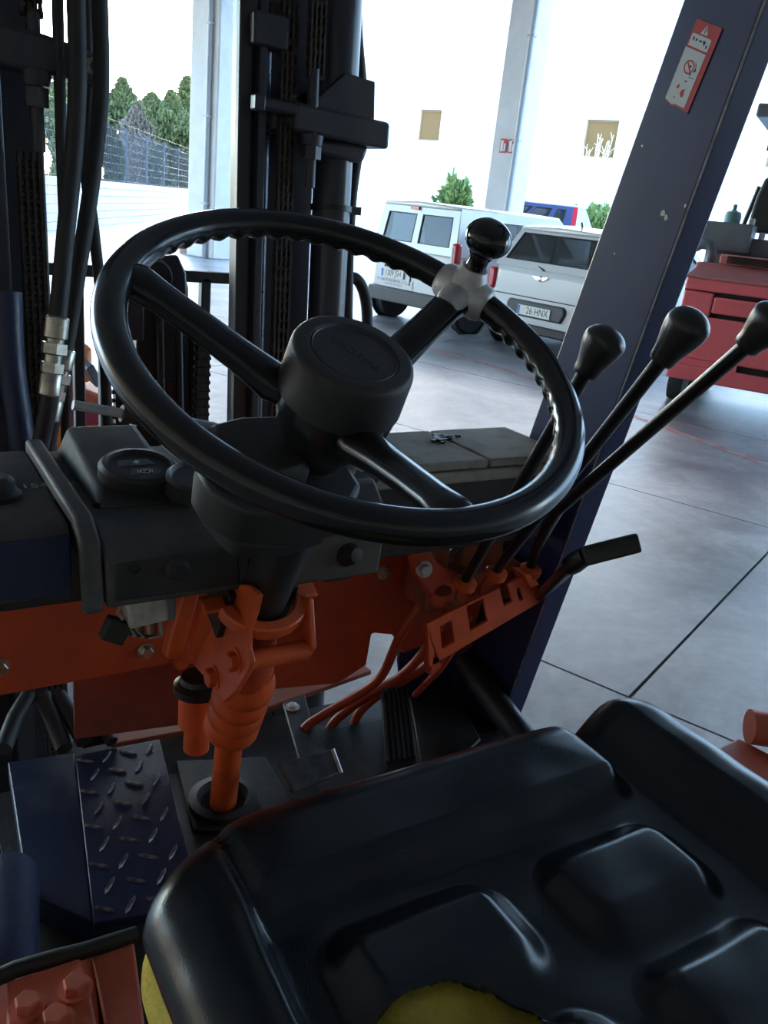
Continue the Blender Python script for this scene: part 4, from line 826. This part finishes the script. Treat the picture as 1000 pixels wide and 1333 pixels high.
# connector with loose wires under the dash
cn = thing('cable_connector', yp(190, 790, .72), 'grimy white plug with bent wires hanging below the dashboard', 'connector')
a = yp(188, 787, .72); mb = MB(); mb.obox(a, V((.019, 0, .002)), (0, .012, 0), V((-.002, 0, .017))); mb.build('housing', M['conn'], cn, bevel=.003)
mb = MB(); mb.obox(a+V((.022, .004, .002)), (.006, 0, 0), (0, .014, 0), (0, 0, .019)); mb.build('latch', M['greyp'], cn, bevel=.002)
for k in range(6):
    x0 = a.x-.015+k*.006; p0 = V((x0, .72, a.z-.016)); e = yp(158+k*2, 805+k*2.5, .72)
    mb = MB(); mb.tube([p0, p0+V((.001, -.004, -.012-k*.0012)), (p0+e)/2+V((.004, -.006, -.014)), e], .0021, 6); mb.build('wire', M['wirew'] if k % 2 else M['wireb'], cn)
mb = MB(); mb.tube([a+V((-.016, 0, .012)), yp(163, 780, .715), yp(153, 797, .715), yp(160, 806, .715)], .002, 6); mb.build('wire', M['wirew'], cn)
mb = MB(); mb.obox(yp(150, 820, .72), V((.011, 0, -.006)), (0, .006, 0), V((.005, 0, .011))); mb.build('tape_end', M['rubber'], cn, bevel=.003)

# ------------------------------------------------------------------ steering wheel and column
TI = R(27.0); WC = V((.322, .561, 1.395)); NU = V((1, 0, 0)); NV = V((0, math.cos(TI), math.sin(TI))); NN = V((0, -math.sin(TI), math.cos(TI)))
def wp(a, b, h=0): return WC+NU*a+NV*b+NN*h
def wa_(r, deg, h=0): return wp(r*math.cos(R(deg)), r*math.sin(R(deg)), h)
sw = thing('steering_wheel', wp(0, 0, -.09), 'black three-spoke steering wheel with a spinner knob on its rim', 'steering wheel')
RR, TR = .1808, .0124
mb = MB(); NT, NS = 480, 20; vs_ = []; fs = []
for i in range(NT):
    th = 2*math.pi*i/NT; e = V((math.cos(th), math.sin(th), 0))
    sc = .5+.5*math.cos(58*th)
    near = min(abs((math.degrees(th)-a+180) % 360-180) for a in (30, 150, 270)); amp = .0031*min(1, max(0, (near-12)/6))
    for j in range(NS):
        ph = 2*math.pi*j/NS; cx, cz = math.cos(ph), math.sin(ph)
        inner = max(0, math.cos(ph-math.radians(238)))**3
        r_ = TR*(1.0-.0)-amp*sc*inner+amp*.35*inner
        rad = RR+cx*r_; vs_.append(wp(rad*e.x, rad*e.y, cz*r_))
for i in range(NT):
    for j in range(NS): q = (i+1) % NT; fs.append((i*NS+j, i*NS+(j+1) % NS, q*NS+(j+1) % NS, q*NS+j))
mb.add(vs_, fs); mb.build('rim', M['rim'], sw, ang=80)
for dg in (150, 30, 270):
    mb = MB(); P = [(.030, -.052), (.055, -.050), (.085, -.036), (.12, -.021), (.15, -.009), (.168, -.003), (.178, 0)]; rr = [.021, .020, .0165, .0150, .0150, .0175, .014]
    mb.tube([wa_(a, dg, h) for a, h in P], rr, 16, flat=.72, hint=NN); mb.build('spoke', M['rim'], sw, ang=80)
mb = MB(); mb.lathe(WC, NN, [(.020, -.115), (.026, -.10), (.036, -.088), (.045, -.072), (.0495, -.055), (.0505, -.043), (.0485, -.040)], 48); mb.build('hub', M['rim'], sw)
mb = MB(); mb.lathe(WC, NN, [(.0505, -.043), (.0515, -.040), (.0510, -.030), (.0500, -.006), (.0485, -.002), (.0455, 0), (.0365, .0), (.0355, -.0012), (.0345, 0), (.0335, -.0014), (.001, -.0018)], 64); hc = mb.build('hub_cap', M['hubp'], sw, ang=50)
td = NU*-.51+NV*.86; tu = NU*-.86+NV*-.51
textmesh('hub_lettering', 'TOYOTA', .0105, M['rim'], hc, wp(0, 0, -.0012), td, tu, squeeze=1.15)
# spinner: clamp, neck, ball
KA = 30; kc = wa_(RR-.002, KA)
ee = (NU*math.cos(R(KA))+NV*math.sin(R(KA))); tt = (NU*-math.sin(R(KA))+NV*math.cos(R(KA)))
mb = MB(); mb.tube([kc-tt*.027, kc-tt*.023, kc-tt*.012, kc, kc+tt*.012, kc+tt*.023, kc+tt*.027], [.0135, .0165, .0185, .0195, .0185, .0165, .0135], 18)
mb.tube([kc+NN*.008, kc+NN*.020, kc+NN*.026], [.019, .015, .012], 18, hint=tt)
mb.tube([kc-ee*.008-NN*.002, kc-ee*.024-NN*.006, kc-ee*.030-NN*.008], [.017, .0145, .0125], 16, hint=NN)
kclamp = mb.build('knob_clamp', M['alu'], sw, ang=60); kclamp['label'] = 'scuffed cast metal clamp'
for s in (-1, 1): bolt(kclamp, kc-NN*.016+tt*.014*s+ee*.006, -NN, .004, .006, M['alu'], 'clamp_screw', False)
mb = MB(); mb.lathe(kc, NN, [(.0105, .02), (.0092, .028), (.0092, .036), (.013, .042)], 24); nk = mb.build('knob_neck', M['knob'], sw)
prof = [(.0213*math.sin(a), .0555-.0165*math.cos(a)) for a in [math.pi*i/18 for i in range(19)]]
mb = MB(); mb.lathe(kc, NN, prof, 40); mb.build('spinner_knob', M['knob'], sw, ang=80)['label'] = 'glossy black ball knob'

cs = thing('steering_column', cfoot, 'steering column with black sleeve and orange lower shaft with bellows', 'column')
def cl_(t, a=0, b=0): return WC-NN*t+NU*a+NV*b
mb = MB(); mb.tube([cl_(.105), cl_(.13), cl_(.20)], [.017, .0185, .0185], 20); mb.tube([cl_(.19), cl_(.335)], .0245, 24); mb.build('sleeve', M['rubber'], cs)
jt = cl_(.36, .004); e1 = yp(322, 880, .775); e2 = yp(300, 950, .835)
jd = (cfoot-e1).normalized()
mb = MB(); mb.tube([cl_(.335), cl_(.38, .004), e1], [.022, .027, .029], 20); mb.build('orange_housing', M['orange'], cs)
mb = MB(); L = (e2-e1).length; prof = [(.028, -.02)]
for k in range(4): h = L*(k/4); prof += [(.030, h), (.0345, h+L*.06), (.0345, h+L*.17), (.030, h+L*.23)]
prof += [(.024, L+.004)]; mb.lathe(e1, e2-e1, prof, 30); mb.build('bellows', M['orangeb'], cs)
mb = MB(); mb.rod(e2, cfoot-V((0, 0, .02)), .0175, 20, .0185); mb.build('lower_shaft', M['orangeb'], cs)
# column mounting bracket
cb = thing('column_bracket', yp(300, 900, .82), 'bright orange column bracket with cheek plates, clamp and spacer tube', 'bracket')
def xp(px, py, x): return at(px, py, 0, x)
ck = [(288, 760), (322, 762), (336, 775), (330, 800), (322, 822), (322, 845), (326, 862), (322, 876), (306, 902), (290, 915), (276, 893), (252, 866), (268, 832), (284, 795)]
mb = MB(); mb.prism([xp(px, py, .292) for px, py in ck], (.006, 0, 0)); mb.build('cheek_plate', M['orangeb'], cb, bevel=.0015)
mb = MB(); mb.prism([xp(px, py, .360) for px, py in ((385, 772), (402, 780), (404, 815), (406, 845), (398, 858), (384, 858), (380, 820))], (.006, 0, 0)); mb.build('cheek_plate', M['orangeb'], cb, bevel=.0015)
s0 = xp(322, 860, .296); s1 = xp(398, 846, .387); mb = MB(); mb.rod(s0, V((.362, s0.y, s0.z)), .0105, 18); mb.build('spacer_tube', M['orangeb'], cb)
mb = MB(); mb.prism([yp(px, py, .80) for px, py in ((240, 768), (262, 768), (238, 860), (216, 858), (222, 828))], (0, .02, 0)); mb.build('brace', M['orangeb'], cb, bevel=.003)
mb = MB(); mb.prism([yp(px, py, .84) for px, py in ((240, 768), (300, 768), (290, 870), (235, 862))], (0, .006, 0)); mb.build('back_plate', M['orange'], cb)
mb = MB(); mb.prism([yp(px, py, .815) for px, py in ((262, 782), (284, 778), (262, 858), (252, 862), (246, 850))], (0, .012, 0)); mb.build('brace', M['orangeb'], cb, bevel=.002)
cc = cl_(.315); pts = []
for i in range(15):
    a = R(188+164*i/14); pts.append((math.cos(a), math.sin(a)))
mb = MB(); ri, ro, hh = .030, .043, .008
rows = []
for c_, s_ in pts: rows.append([cc+NU*c_*ri*1.15+NV*s_*ri-NN*hh, cc+NU*c_*ri*1.15+NV*s_*ri+NN*hh, cc+NU*c_*ro*1.12+NV*s_*ro+NN*hh, cc+NU*c_*ro*1.12+NV*s_*ro-NN*hh, cc+NU*c_*ri*1.15+NV*s_*ri-NN*hh])
mb.sheet(rows); mb.add(rows[0][:4], [(0, 1, 2, 3)]); mb.add(rows[-1][:4], [(0, 1, 2, 3)]); mb.build('clamp_saddle', M['orangeb'], cb, bevel=.002)
for s in (-1, 1):
    mb = MB(); mb.obox(cc+NU*.050*s+NV*.004, NU*.012, NV*.009, NN*.0025); mb.build('clamp_ear', M['orangeb'], cb, bevel=.002)
    mb = MB(); mb.obox(cc+NU*.034*s+NV*.022-NN*.02, NU*.004, NV*.022, NN*.035); mb.build('clamp_stay', M['black'], cb, bevel=.001)
for px, py in ((308, 860), (280, 881)): bolt(cb, xp(px, py, .292), (-1, 0, 0), .0105, .010, M['orangeb'])
# reservoir
rv = thing('fluid_reservoir', yp(256, 955, .90), 'small orange reservoir with a black cap beside the column bracket', 'reservoir')
p = yp(256, 958, .90); mb = MB(); mb.lathe(p, (0, 0, 1), [(.017, -.02), (.017, .018), (.0245, .02), (.0245, .066)], 24); mb.build('bowl', M['orangeb'], rv)
mb = MB(); mb.lathe(p+V((0, 0, .066)), (0, 0, 1), [(.026, 0), (.0315, .004), (.0315, .014), (.024, .019), (.022, .026), (.008, .028)], 28); mb.build('cap', M['grease'], rv)
mb = MB(); mb.tube([at(298, 962, 2, .735), at(318, 968, 2, .74), at(330, 960, 2, .745), at(334, 940, 2, .75), at(325, 925, 2, .755)], .005, 8); tag(mb.build('return_spring_hook', M['oranged'], None), 'thin bent orange rod beside the orange shaft', 'rod')
# switch housing and stalk on the column
sh = thing('column_switch', cl_(.19, -.06), 'black switch housing with a chamfered lid on the steering column', 'switch')
def cpol(pts, t0, t1): mb = MB(); mb.prism([cl_(t0, a*.92+.008, b-.008) for a, b in pts], -NN*(t1-t0)); return mb
sxo, syo = .012, -.008
body = [(-.118, .012), (-.105, .045), (-.06, .052), (.0, .045), (.03, .03), (.032, -.02), (.01, -.042), (-.05, -.046), (-.095, -.035), (-.115, -.012)]
cpol(body, .122, .165).build('housing', M['hubp'], sh, bevel=.006, seg=3)
low = [(-.105, .01), (-.09, .035), (-.02, .035), (.01, .02), (.01, -.03), (-.05, -.04), (-.09, -.03)]
cpol(low, .165, .19).build('lower_housing', M['rubber'], sh, bevel=.008, seg=3)
lid = [(-.108, .022), (-.10, .046), (-.07, .054), (-.035, .054), (-.022, .04), (-.018, .012), (-.028, -.012), (-.06, -.022), (-.092, -.012)]
lid = [(a+.012, b-.010) for a, b in lid]
lt = [(-.05+(a+.05)*.84, .008+(b-.008)*.84) for a, b in lid]
mb = MB(); nL = len(lid); mb.add([cl_(.122, a, b) for a, b in lid]+[cl_(.108, a, b) for a, b in lid]+[cl_(.098, a, b) for a, b in lt], [tuple(range(nL)), tuple(range(2*nL, 3*nL))]+[(k*nL+i, k*nL+(i+1) % nL, (k+1)*nL+(i+1) % nL, (k+1)*nL+i) for k in (0, 1) for i in range(nL)]); mb.build('lid', M['hubp'], sh, bevel=.002)
sk = thing('direction_lever', cl_(.13, -.02), 'thin steel direction lever with brown sleeve pointing left from the column', 'lever')
a, b, c_, d = yp(95, 527, .64), yp(158, 538, .64), yp(205, 547, .64), yp(300, 566, .66)
mb = MB(); mb.rod(a, b, .0038, 12); mb.build('steel_tip', M['alu'], sk); mb = MB(); mb.rod(b, c_, .0068, 14); mb.build('brown_sleeve', M['brown'], sk); mb = MB(); mb.rod(c_, d, .0072, 14, .008); mb.build('arm', M['greyp'], sk)
mb = MB(); mb.lathe(cl_(.128, .04, .01), NN, [(.012, -.01), (.012, .01), (.008, .014)], 14); mb.tube([cl_(.12, .02, .02), cl_(.115, .035, .03), cl_(.125, .045, .01), cl_(.16, .04, 0)], .004, 8); mb.build('clip', M['zinc'], sh)

# ------------------------------------------------------------------ control levers, valve block and pipes
vb_ = thing('control_valve', (.76, .90, .9), 'orange hydraulic valve block and slotted bracket right of the column', 'valve')
VY = .845
A, B, C, D = [yp(px, py, VY) for px, py in ((560, 868), (706, 782), (692, 745), (556, 812))]
def vuv(a, b): return A*(1-a)*(1-b)+B*a*(1-b)+C*a*b+D*(1-a)*b
holes = [(.11, .22, .25, .8), (.36, .52, .3, .95), (.68, .76, .45, 1.0), (.82, .855, .35, .75)]
us = sorted({0, 1, *[h[0] for h in holes], *[h[1] for h in holes]}); vsn = sorted({0, 1, *[h[2] for h in holes], *[h[3] for h in holes]})
mb = MB()
for i in range(len(us)-1):
    for j in range(len(vsn)-1):
        cu, cv = (us[i]+us[i+1])/2, (vsn[j]+vsn[j+1])/2
        if any(h[0] < cu < h[1] and h[2] < cv < h[3] for h in holes): continue
        mb.prism([vuv(us[i], vsn[j]), vuv(us[i+1], vsn[j]), vuv(us[i+1], vsn[j+1]), vuv(us[i], vsn[j+1])], (0, .005, 0))
mb.build('slotted_bracket', M['orangeb'], vb_)
mb = MB(); mb.prism([yp(px, py, VY) for px, py in ((556, 815), (575, 868), (560, 880), (566, 850))], (0, .02, 0)); mb.build('bracket_foot', M['orange'], vb_)
mb = MB(); mb.prism([yp(px, py, VY-.01) for px, py in ((682, 748), (695, 748), (703, 762), (690, 766))], (0, .03, 0)); mb.build('bracket_tab', M['orangeb'], vb_, bevel=.002)
mb = MB(); mb.box((.66, .875, .955), (.835, .945, 1.015)); mb.build('valve_body', M['oranged'], vb_, bevel=.008)
for k in range(4): mb = MB(); mb.rod(V((.68+k*.044, .87, .985)), V((.68+k*.044, .945, .985)), .018, 16); mb.build('spool_housing', M['orange'], vb_)
for k in range(3): mb = MB(); mb.rod(V((.69+k*.05, .905, 1.01)), V((.69+k*.05, .905, 1.05)), .016, 14); mb.build('spool_cap', M['oranged'], vb_)
mb = MB(); mb.prism([yp(px, py, .87) for px, py in ((536, 722), (560, 715), (572, 735), (600, 750), (590, 790), (560, 775), (545, 755))], (0, .02, 0)); e_ = mb.build('end_bracket', M['orange'], vb_, bevel=.004)
bolt(e_, yp(552, 741, .868), (-.3, -1, .2), .009, .012, M['alu'])
mb = MB(); mb.tube([yp(x, y, .90) for x, y in ((600, 712), (640, 700), (700, 690), (718, 705), (716, 745), (708, 760))], .003, 6); mb.tube([yp(x, y, .90) for x, y in ((690, 700), (712, 700), (722, 730), (715, 748))], .002, 6); mb.tube([yp(x, y, .9) for x, y in ((580, 725), (620, 700), (680, 705))], .006, 8); mb.build('wiring', M['brown'], vb_)
pd = [[(562, 742, .90), (548, 785, .90), (520, 830, .91), (498, 878, .935), (468, 903, .96), (409, 938, .985), (395, 950, .985)], [(600, 768, .90), (580, 800, .90), (552, 848, .915), (522, 880, .94), (480, 905, .965), (440, 935, .98), (425, 955, .98)], [(612, 800, .90), (590, 830, .90), (560, 862, .92), (526, 885, .945), (492, 905, .965), (466, 930, .975), (460, 955, .975)], [(592, 842, .87), (575, 868, .88), (556, 888, .90), (540, 905, .93)]]
for k, L in enumerate(pd):
    P = [yp(x, y, d) for x, y, d in L]; out = []
    for i in range(len(P)-1):
        a, b, c_, d = P[max(i-1, 0)], P[i], P[i+1], P[min(i+2, len(P)-1)]
        for q in range(5):
            t = q/5; out.append(.5*((2*b)+(c_-a)*t+(2*a-5*b+4*c_-d)*t*t+(3*b-a-3*c_+d)*t**3))
    out.append(P[-1]); mb = MB(); mb.tube(out, .0075 if k < 3 else .005, 12); mb.build('hydraulic_line', M['orange'], vb_)
def knobm(a, d, L=.07, r0=.0118, r1=.0205):
    d = V(d).normalized(); mb = MB(); prof = [(r0*.95, 0), (r0*1.05, .003)]
    for i in range(1, 9):
        t = i/8; prof.append((r0*1.05+(r1-r0*1.05)*(t*t*(3-2*t)), .003+t*L*.66))
    c0 = .003+L*.66
    for i in range(1, 10): a_ = math.pi/2*i/9; prof.append((r1*math.cos(a_), c0+(L-c0)*math.sin(a_)))
    mb.lathe(a, d, prof, 28); return mb
levs = [([yp(605, 757, .85), dep(762, 485, .80)], dep(795, 432, .78), 'control lever nearest the steering wheel, its knob in front of the blue pillar'),
        ([yp(645, 744, .85), dep(862, 468, .765)], dep(906, 410, .735), 'middle control lever with its knob before the red forklift'),
        ([yp(690, 740, .85), yp(699, 712, .83), dep(726, 664, 1.0), dep(972, 450, .74)], dep(1018, 408, .715), 'outermost control lever with the long rod and cut-off knob')]
for P, kt, lab in levs:
    t = thing('control_lever', P[0], lab, 'lever', 'hydraulic control levers')
    mb = MB(); mb.lathe(P[0]-V((0, 0, .012)), V((0, -.2, 1)), [(.010, 0), (.0155, .003), (.0165, .014), (.012, .017)], 18); mb.build('lever_cup', M['orangeb'], t)
    mb = MB(); mb.tube(P, .0075, 14); mb.build('rod', M['rodb'], t)
    d = (kt-P[-1]); mb = knobm(P[-1]-d.normalized()*.002, d, d.length+.006); mb.build('knob', M['lknob'], t, ang=70)
hl = thing('tilt_lever', yp(702, 776, .85), 'low black handle on a short rod in front of the blue pillar', 'lever')
h0 = yp(702, 776, .85); h1 = dep(748, 733, .98); h2 = dep(762, 724, .97); h3 = dep(832, 706, .97)
mb = MB(); mb.tube([h0, h1], .0085, 12); mb.build('rod', M['rodb'], hl)
mb = MB(); mb.tube([h1-(h2-h1)*.6, h1, h2], [.011, .0125, .011], 12); mb.build('collar', M['rodb'], hl)
d = (h3-h2).normalized(); uu = CU-d*CU.dot(d); uu.normalize(); ff = d.cross(uu)
mb = MB(); mb.prism([h2-d*.004+uu*y+ff*x for x, y in rrect(.007, .0115, .004)], h3-h2+d*.004); mb.build('grip', M['lknob'], hl, bevel=.003, seg=3)

# ------------------------------------------------------------------ pedals
ac = thing('accelerator_pedal', at(520, 940, 2, .72), 'ribbed accelerator pedal on the cab floor', 'pedal')
q = [at(496, 898, 2, .80), at(531, 893, 2, .80), at(543, 985, 2, .745), at(503, 992, 2, .745)]
nn = (q[1]-q[0]).cross(q[3]-q[0]).normalized(); nn = nn if nn.z > 0 else -nn
mb = MB(); mb.prism(q, -nn*.008); mb.build('pad', M['grease'], ac, bevel=.002)
for k in range(6):
    a, b = (k+.25)/6, (k+.72)/6; mb = MB(); mb.prism([q[0]*(1-a)+q[1]*a, q[0]*(1-b)+q[1]*b, q[3]*(1-b)+q[2]*b, q[3]*(1-a)+q[2]*a], nn*.0022); mb.build('rib', M['rubber'], ac)
mb = MB(); mb.obox((q[2]+q[3])/2-V((0, 0, .012)), (.02, 0, 0), (0, .008, 0), (0, 0, .012)); mb.build('hinge', M['black'], ac); mb = MB(); mb.rod((q[0]+q[1])/2-nn*.008, (q[0]+q[1])/2-nn*.02-V((0, 0, .055)), .006, 10); mb.build('push_rod', M['black'], ac)
bp_ = thing('brake_pedal', at(400, 1010, 2, .72), 'worn steel brake pedal pad in front of the seat', 'pedal')
q = [at(363, 993, 2, .80), at(433, 975, 2, .80), at(444, 1006, 2, .775), at(384, 1032, 2, .775)]
nn = (q[1]-q[0]).cross(q[3]-q[0]).normalized(); nn = nn if nn.z > 0 else -nn
M['padst'] = mat('worn_pad', (.05, .052, .06), .4, .4, c2=(.12, .11, .10), sc=40)
mb = MB(); mb.prism(q, -nn*.007); pdp = mb.build('pad', M['padst'], bp_, bevel=.002)
mb = MB(); mb.tube([q[1], q[2]], .003, 8); mb.build('worn_edge', M['alu'], pdp)
cpd = (q[0]+q[1]+q[2]+q[3])/4-nn*.008; mb = MB(); mb.tube([cpd, cpd+V((.01, .04, -.05)), cpd+V((.01, .06, -.075))], .008, 10); mb.build('arm', M['black'], bp_)

# ------------------------------------------------------------------ seat
SX0, SX1, SY0, SY1 = .138, .742, -.06, .560
SCX, SCY, SHX, SHY, SRR = (SX0+SX1)/2, (SY0+SY1)/2, (SX1-SX0)/2, (SY1-SY0)/2, .055
def sdf(x, y):
    qx, qy = abs(x-SCX)-(SHX-SRR), abs(y-SCY)-(SHY-SRR)
    return math.hypot(max(qx, 0), max(qy, 0))+min(max(qx, qy), 0)-SRR
def ss(e0, e1, x):
    t = min(1, max(0, (x-e0)/(e1-e0))); return t*t*(3-2*t)
def padf(x, y, x0, x1, y0, y1, s=.022, r=.03):
    cx, cy_, hx, hy = (x0+x1)/2, (y0+y1)/2, (x1-x0)/2, (y1-y0)/2
    qx, qy = abs(x-cx)-(hx-r), abs(y-cy_)-(hy-r); d = math.hypot(max(qx, 0), max(qy, 0))+min(max(qx, qy), 0)-r
    return ss(0, -s, d)*(1+.12*ss(0, -.09, d))
def shz(x, y):
    z = .972
    lw = .226+.006*math.sin(y*14)
    hb_ = .028*padf(x, y, .08, lw, -.2, .70, .026, .02)+.006*math.exp(-((x-lw+.020)/.009)**2)*ss(.52, .44, y)
    z += .040*padf(x, y, .630, .84, -.2, .66, .06, .02)
    hf_ = .030*padf(x, y, .196, .634, .432, .72, .034, .035); mx_ = max(hb_, hf_); z += mx_+.25*min(hb_, hf_)*(1-abs(hb_-hf_)/(mx_+1e-6))
    z += .020*padf(x, y, .240, .418, .306, .422, .034, .04)
    z += .020*padf(x, y, .440, .612, .298, .416, .034, .04)
    z += .020*padf(x, y, .438, .610, .13, .292, .034, .04)
    z += .020*padf(x, y, .240, .418, .13, .292, .034, .04)
    z += .0008*math.sin(x*60+y*40)*math.sin(y*45-x*20)*ss(0, .05, .53-y)
    d = -sdf(x, y); rr = .045
    if d < rr: t = 1-d/rr; z -= rr*(1-math.sqrt(max(0, 1-t*t)))*.85
    return z
def outl(th):
    lo, hi = 0, 1.0; c_, s_ = math.cos(th), math.sin(th)
    for _ in range(30):
        mid = (lo+hi)/2
        if sdf(SCX+c_*mid, SCY+s_*mid) < 0: lo = mid
        else: hi = mid
    return lo
NA, NR = 420, 100
OUT = [outl(2*math.pi*i/NA) for i in range(NA)]
def ringpt(i, k, dz=0, grow=0):
    th = 2*math.pi*i/NA; rho = (k/NR)**.75*(OUT[i]+grow); x = SCX+rho*math.cos(th); y = SCY+rho*math.sin(th)
    g_ = (OUT[i])/(OUT[i]+grow)
    zz = shz(SCX+(x-SCX)*g_, SCY+(y-SCY)*g_)+dz
    return V((x, y-.036*(1-ss(SX0+.01, .25, x))*ss(.35, .55, y), zz))
TEAR = [(.20, .300), (.225, .322), (.25, .334), (.285, .338), (.315, .333), (.345, .318), (.366, .298), (.380, .270), (.376, .25), (.352, .2), (.30, .14), (.22, .13), (.2, .2), (.2, .28)]
def inpoly(x, y, P):
    r_ = False; j = len(P)-1
    for i in range(len(P)):
        if (P[i][1] > y) != (P[j][1] > y) and x < (P[j][0]-P[i][0])*(y-P[i][1])/(P[j][1]-P[i][1])+P[i][0]: r_ = not r_
        j = i
    return r_
st = thing('driver_seat', (SCX, SCY, .86), 'black vinyl driver seat with moulded pads and torn cover showing yellow foam', 'seat')
vs_ = [V((SCX, SCY, shz(SCX, SCY)))]; fs = []
for k in range(1, NR+1):
    for i in range(NA): vs_.append(ringpt(i, k))
idx = lambda i, k: 1+(k-1)*NA+i % NA
for i in range(NA): fs.append((0, idx(i, 1), idx(i+1, 1)))
for k in range(1, NR):
    for i in range(NA):
        f_ = (idx(i, k), idx(i, k+1), idx(i+1, k+1), idx(i+1, k)); fs.append(f_)
base = len(vs_)
for m_ in range(1, 7):        # skirt rolling down the side; short on the torn left flank
    for i in range(NA):
        p = vs_[idx(i, NR)]; th = 2*math.pi*i/NA; left = ss(.02, 0.0, p.x-SX0)*ss(.53, .49, p.y); dz = m_/6*(.085-.077*left)
        off = -.006*(m_/6)**2; vs_.append(V((p.x+off*math.cos(th), p.y+off*math.sin(th), p.z-dz)))
sk_ = lambda i, m_: idx(i, NR) if m_ == 0 else base+(m_-1)*NA+i % NA
for m_ in range(6):
    for i in range(NA): fs.append((sk_(i, m_), sk_(i, m_+1), sk_(i+1, m_+1), sk_(i+1, m_)))
def snap(p):
    best = None
    for i in range(len(TEAR)):
        a, b = V((*TEAR[i], 0)), V((*TEAR[(i+1) % len(TEAR)], 0)); d = b-a; t = max(0, min(1, (V((p.x, p.y, 0))-a).dot(d)/d.dot(d))); q = a+d*t; e = (V((p.x, p.y, 0))-q).length
        if best is None or e < best[0]: best = (e, q)
    return best
for i in range(1+NR*NA):
    p = vs_[i]
    if .17 < p.x < .42 and .1 < p.y < .37:
        e, q = snap(p)
        if e < .0032: vs_[i] = V((q.x, q.y, p.z-.001))
keep = []
for f_ in fs:
    c_ = sum((vs_[i] for i in f_), V((0, 0, 0)))/len(f_)
    if not inpoly(c_.x, c_.y, TEAR): keep.append(f_)
mb = MB(); mb.add(vs_, keep); so = mb.build('cover', M['vinyl'], st, ang=75)
md = so.modifiers.new('solid', 'SOLIDIFY'); md.thickness = .0025; md.offset = -1
vs_ = []; fs = []
for k in range(1, 41):
    for i in range(0, NA, 2):
        p = ringpt(i, k*NR/40, -.013, -.006); vs_.append(p+V((0, 0, .0015*math.sin(p.x*170)*math.sin(p.y*150))))
n2 = NA//2
for m_ in range(1, 9):
    for i in range(n2):
        p = vs_[39*n2+i]; th = 2*math.pi*2*i/NA; bul = .007*math.sin(math.pi*min(1, m_/6)); vs_.append(V((p.x+bul*math.cos(th), p.y+bul*math.sin(th), p.z-.092*m_/8)))
for k in range(47):
    for i in range(n2): fs.append((k*n2+i, (k+1)*n2+i, (k+1)*n2+(i+1) % n2, k*n2+(i+1) % n2))
fs += [tuple(range(n2))]
mb = MB(); mb.add(vs_, fs); mb.build('foam', M['foam'], st, ang=75)
mb = MB(); mb.prism([(SCX+a, SCY+b, .78) for a, b in rrect(SHX-.012, SHY-.012, .06, 8)], (0, 0, .085)); mb.build('seat_pan', M['rubber'], st, bevel=.01)
# hood under the seat and the orange corner at the right
hd = thing('engine_hood', (.45, .2, .5), 'faded orange engine hood corner right of the seat', 'hood')
mb = MB(); mb.prism([(.19, -.3, .45), (.80, -.3, .45), (.80, .44, .45), (.19, .44, .45)], (0, 0, .328)); mb.build('hood_body', M['redor'], hd, bevel=.01)
zpoly('side_plate', [(918, 982), (962, 960), (1010, 985), (1100, 1040), (1040, 1100), (950, 1015)], .94, .012, M['redor'], hd, .003)
a = at(992, 948, 2, .96); mb = MB()
mb.lathe(a, V((.8, -.6, .0)), [(.021, -.015), (.021, .05), (.014, .05), (.013, .0)], 24, hint=(0, 0, 1)); mb.build('hinge_tube', M['redor'], hd)
mb = MB(); mb.box((.80, .30, .45), (.90, .46, .92)); mb.build('hood_side', M['redor'], hd, bevel=.01)
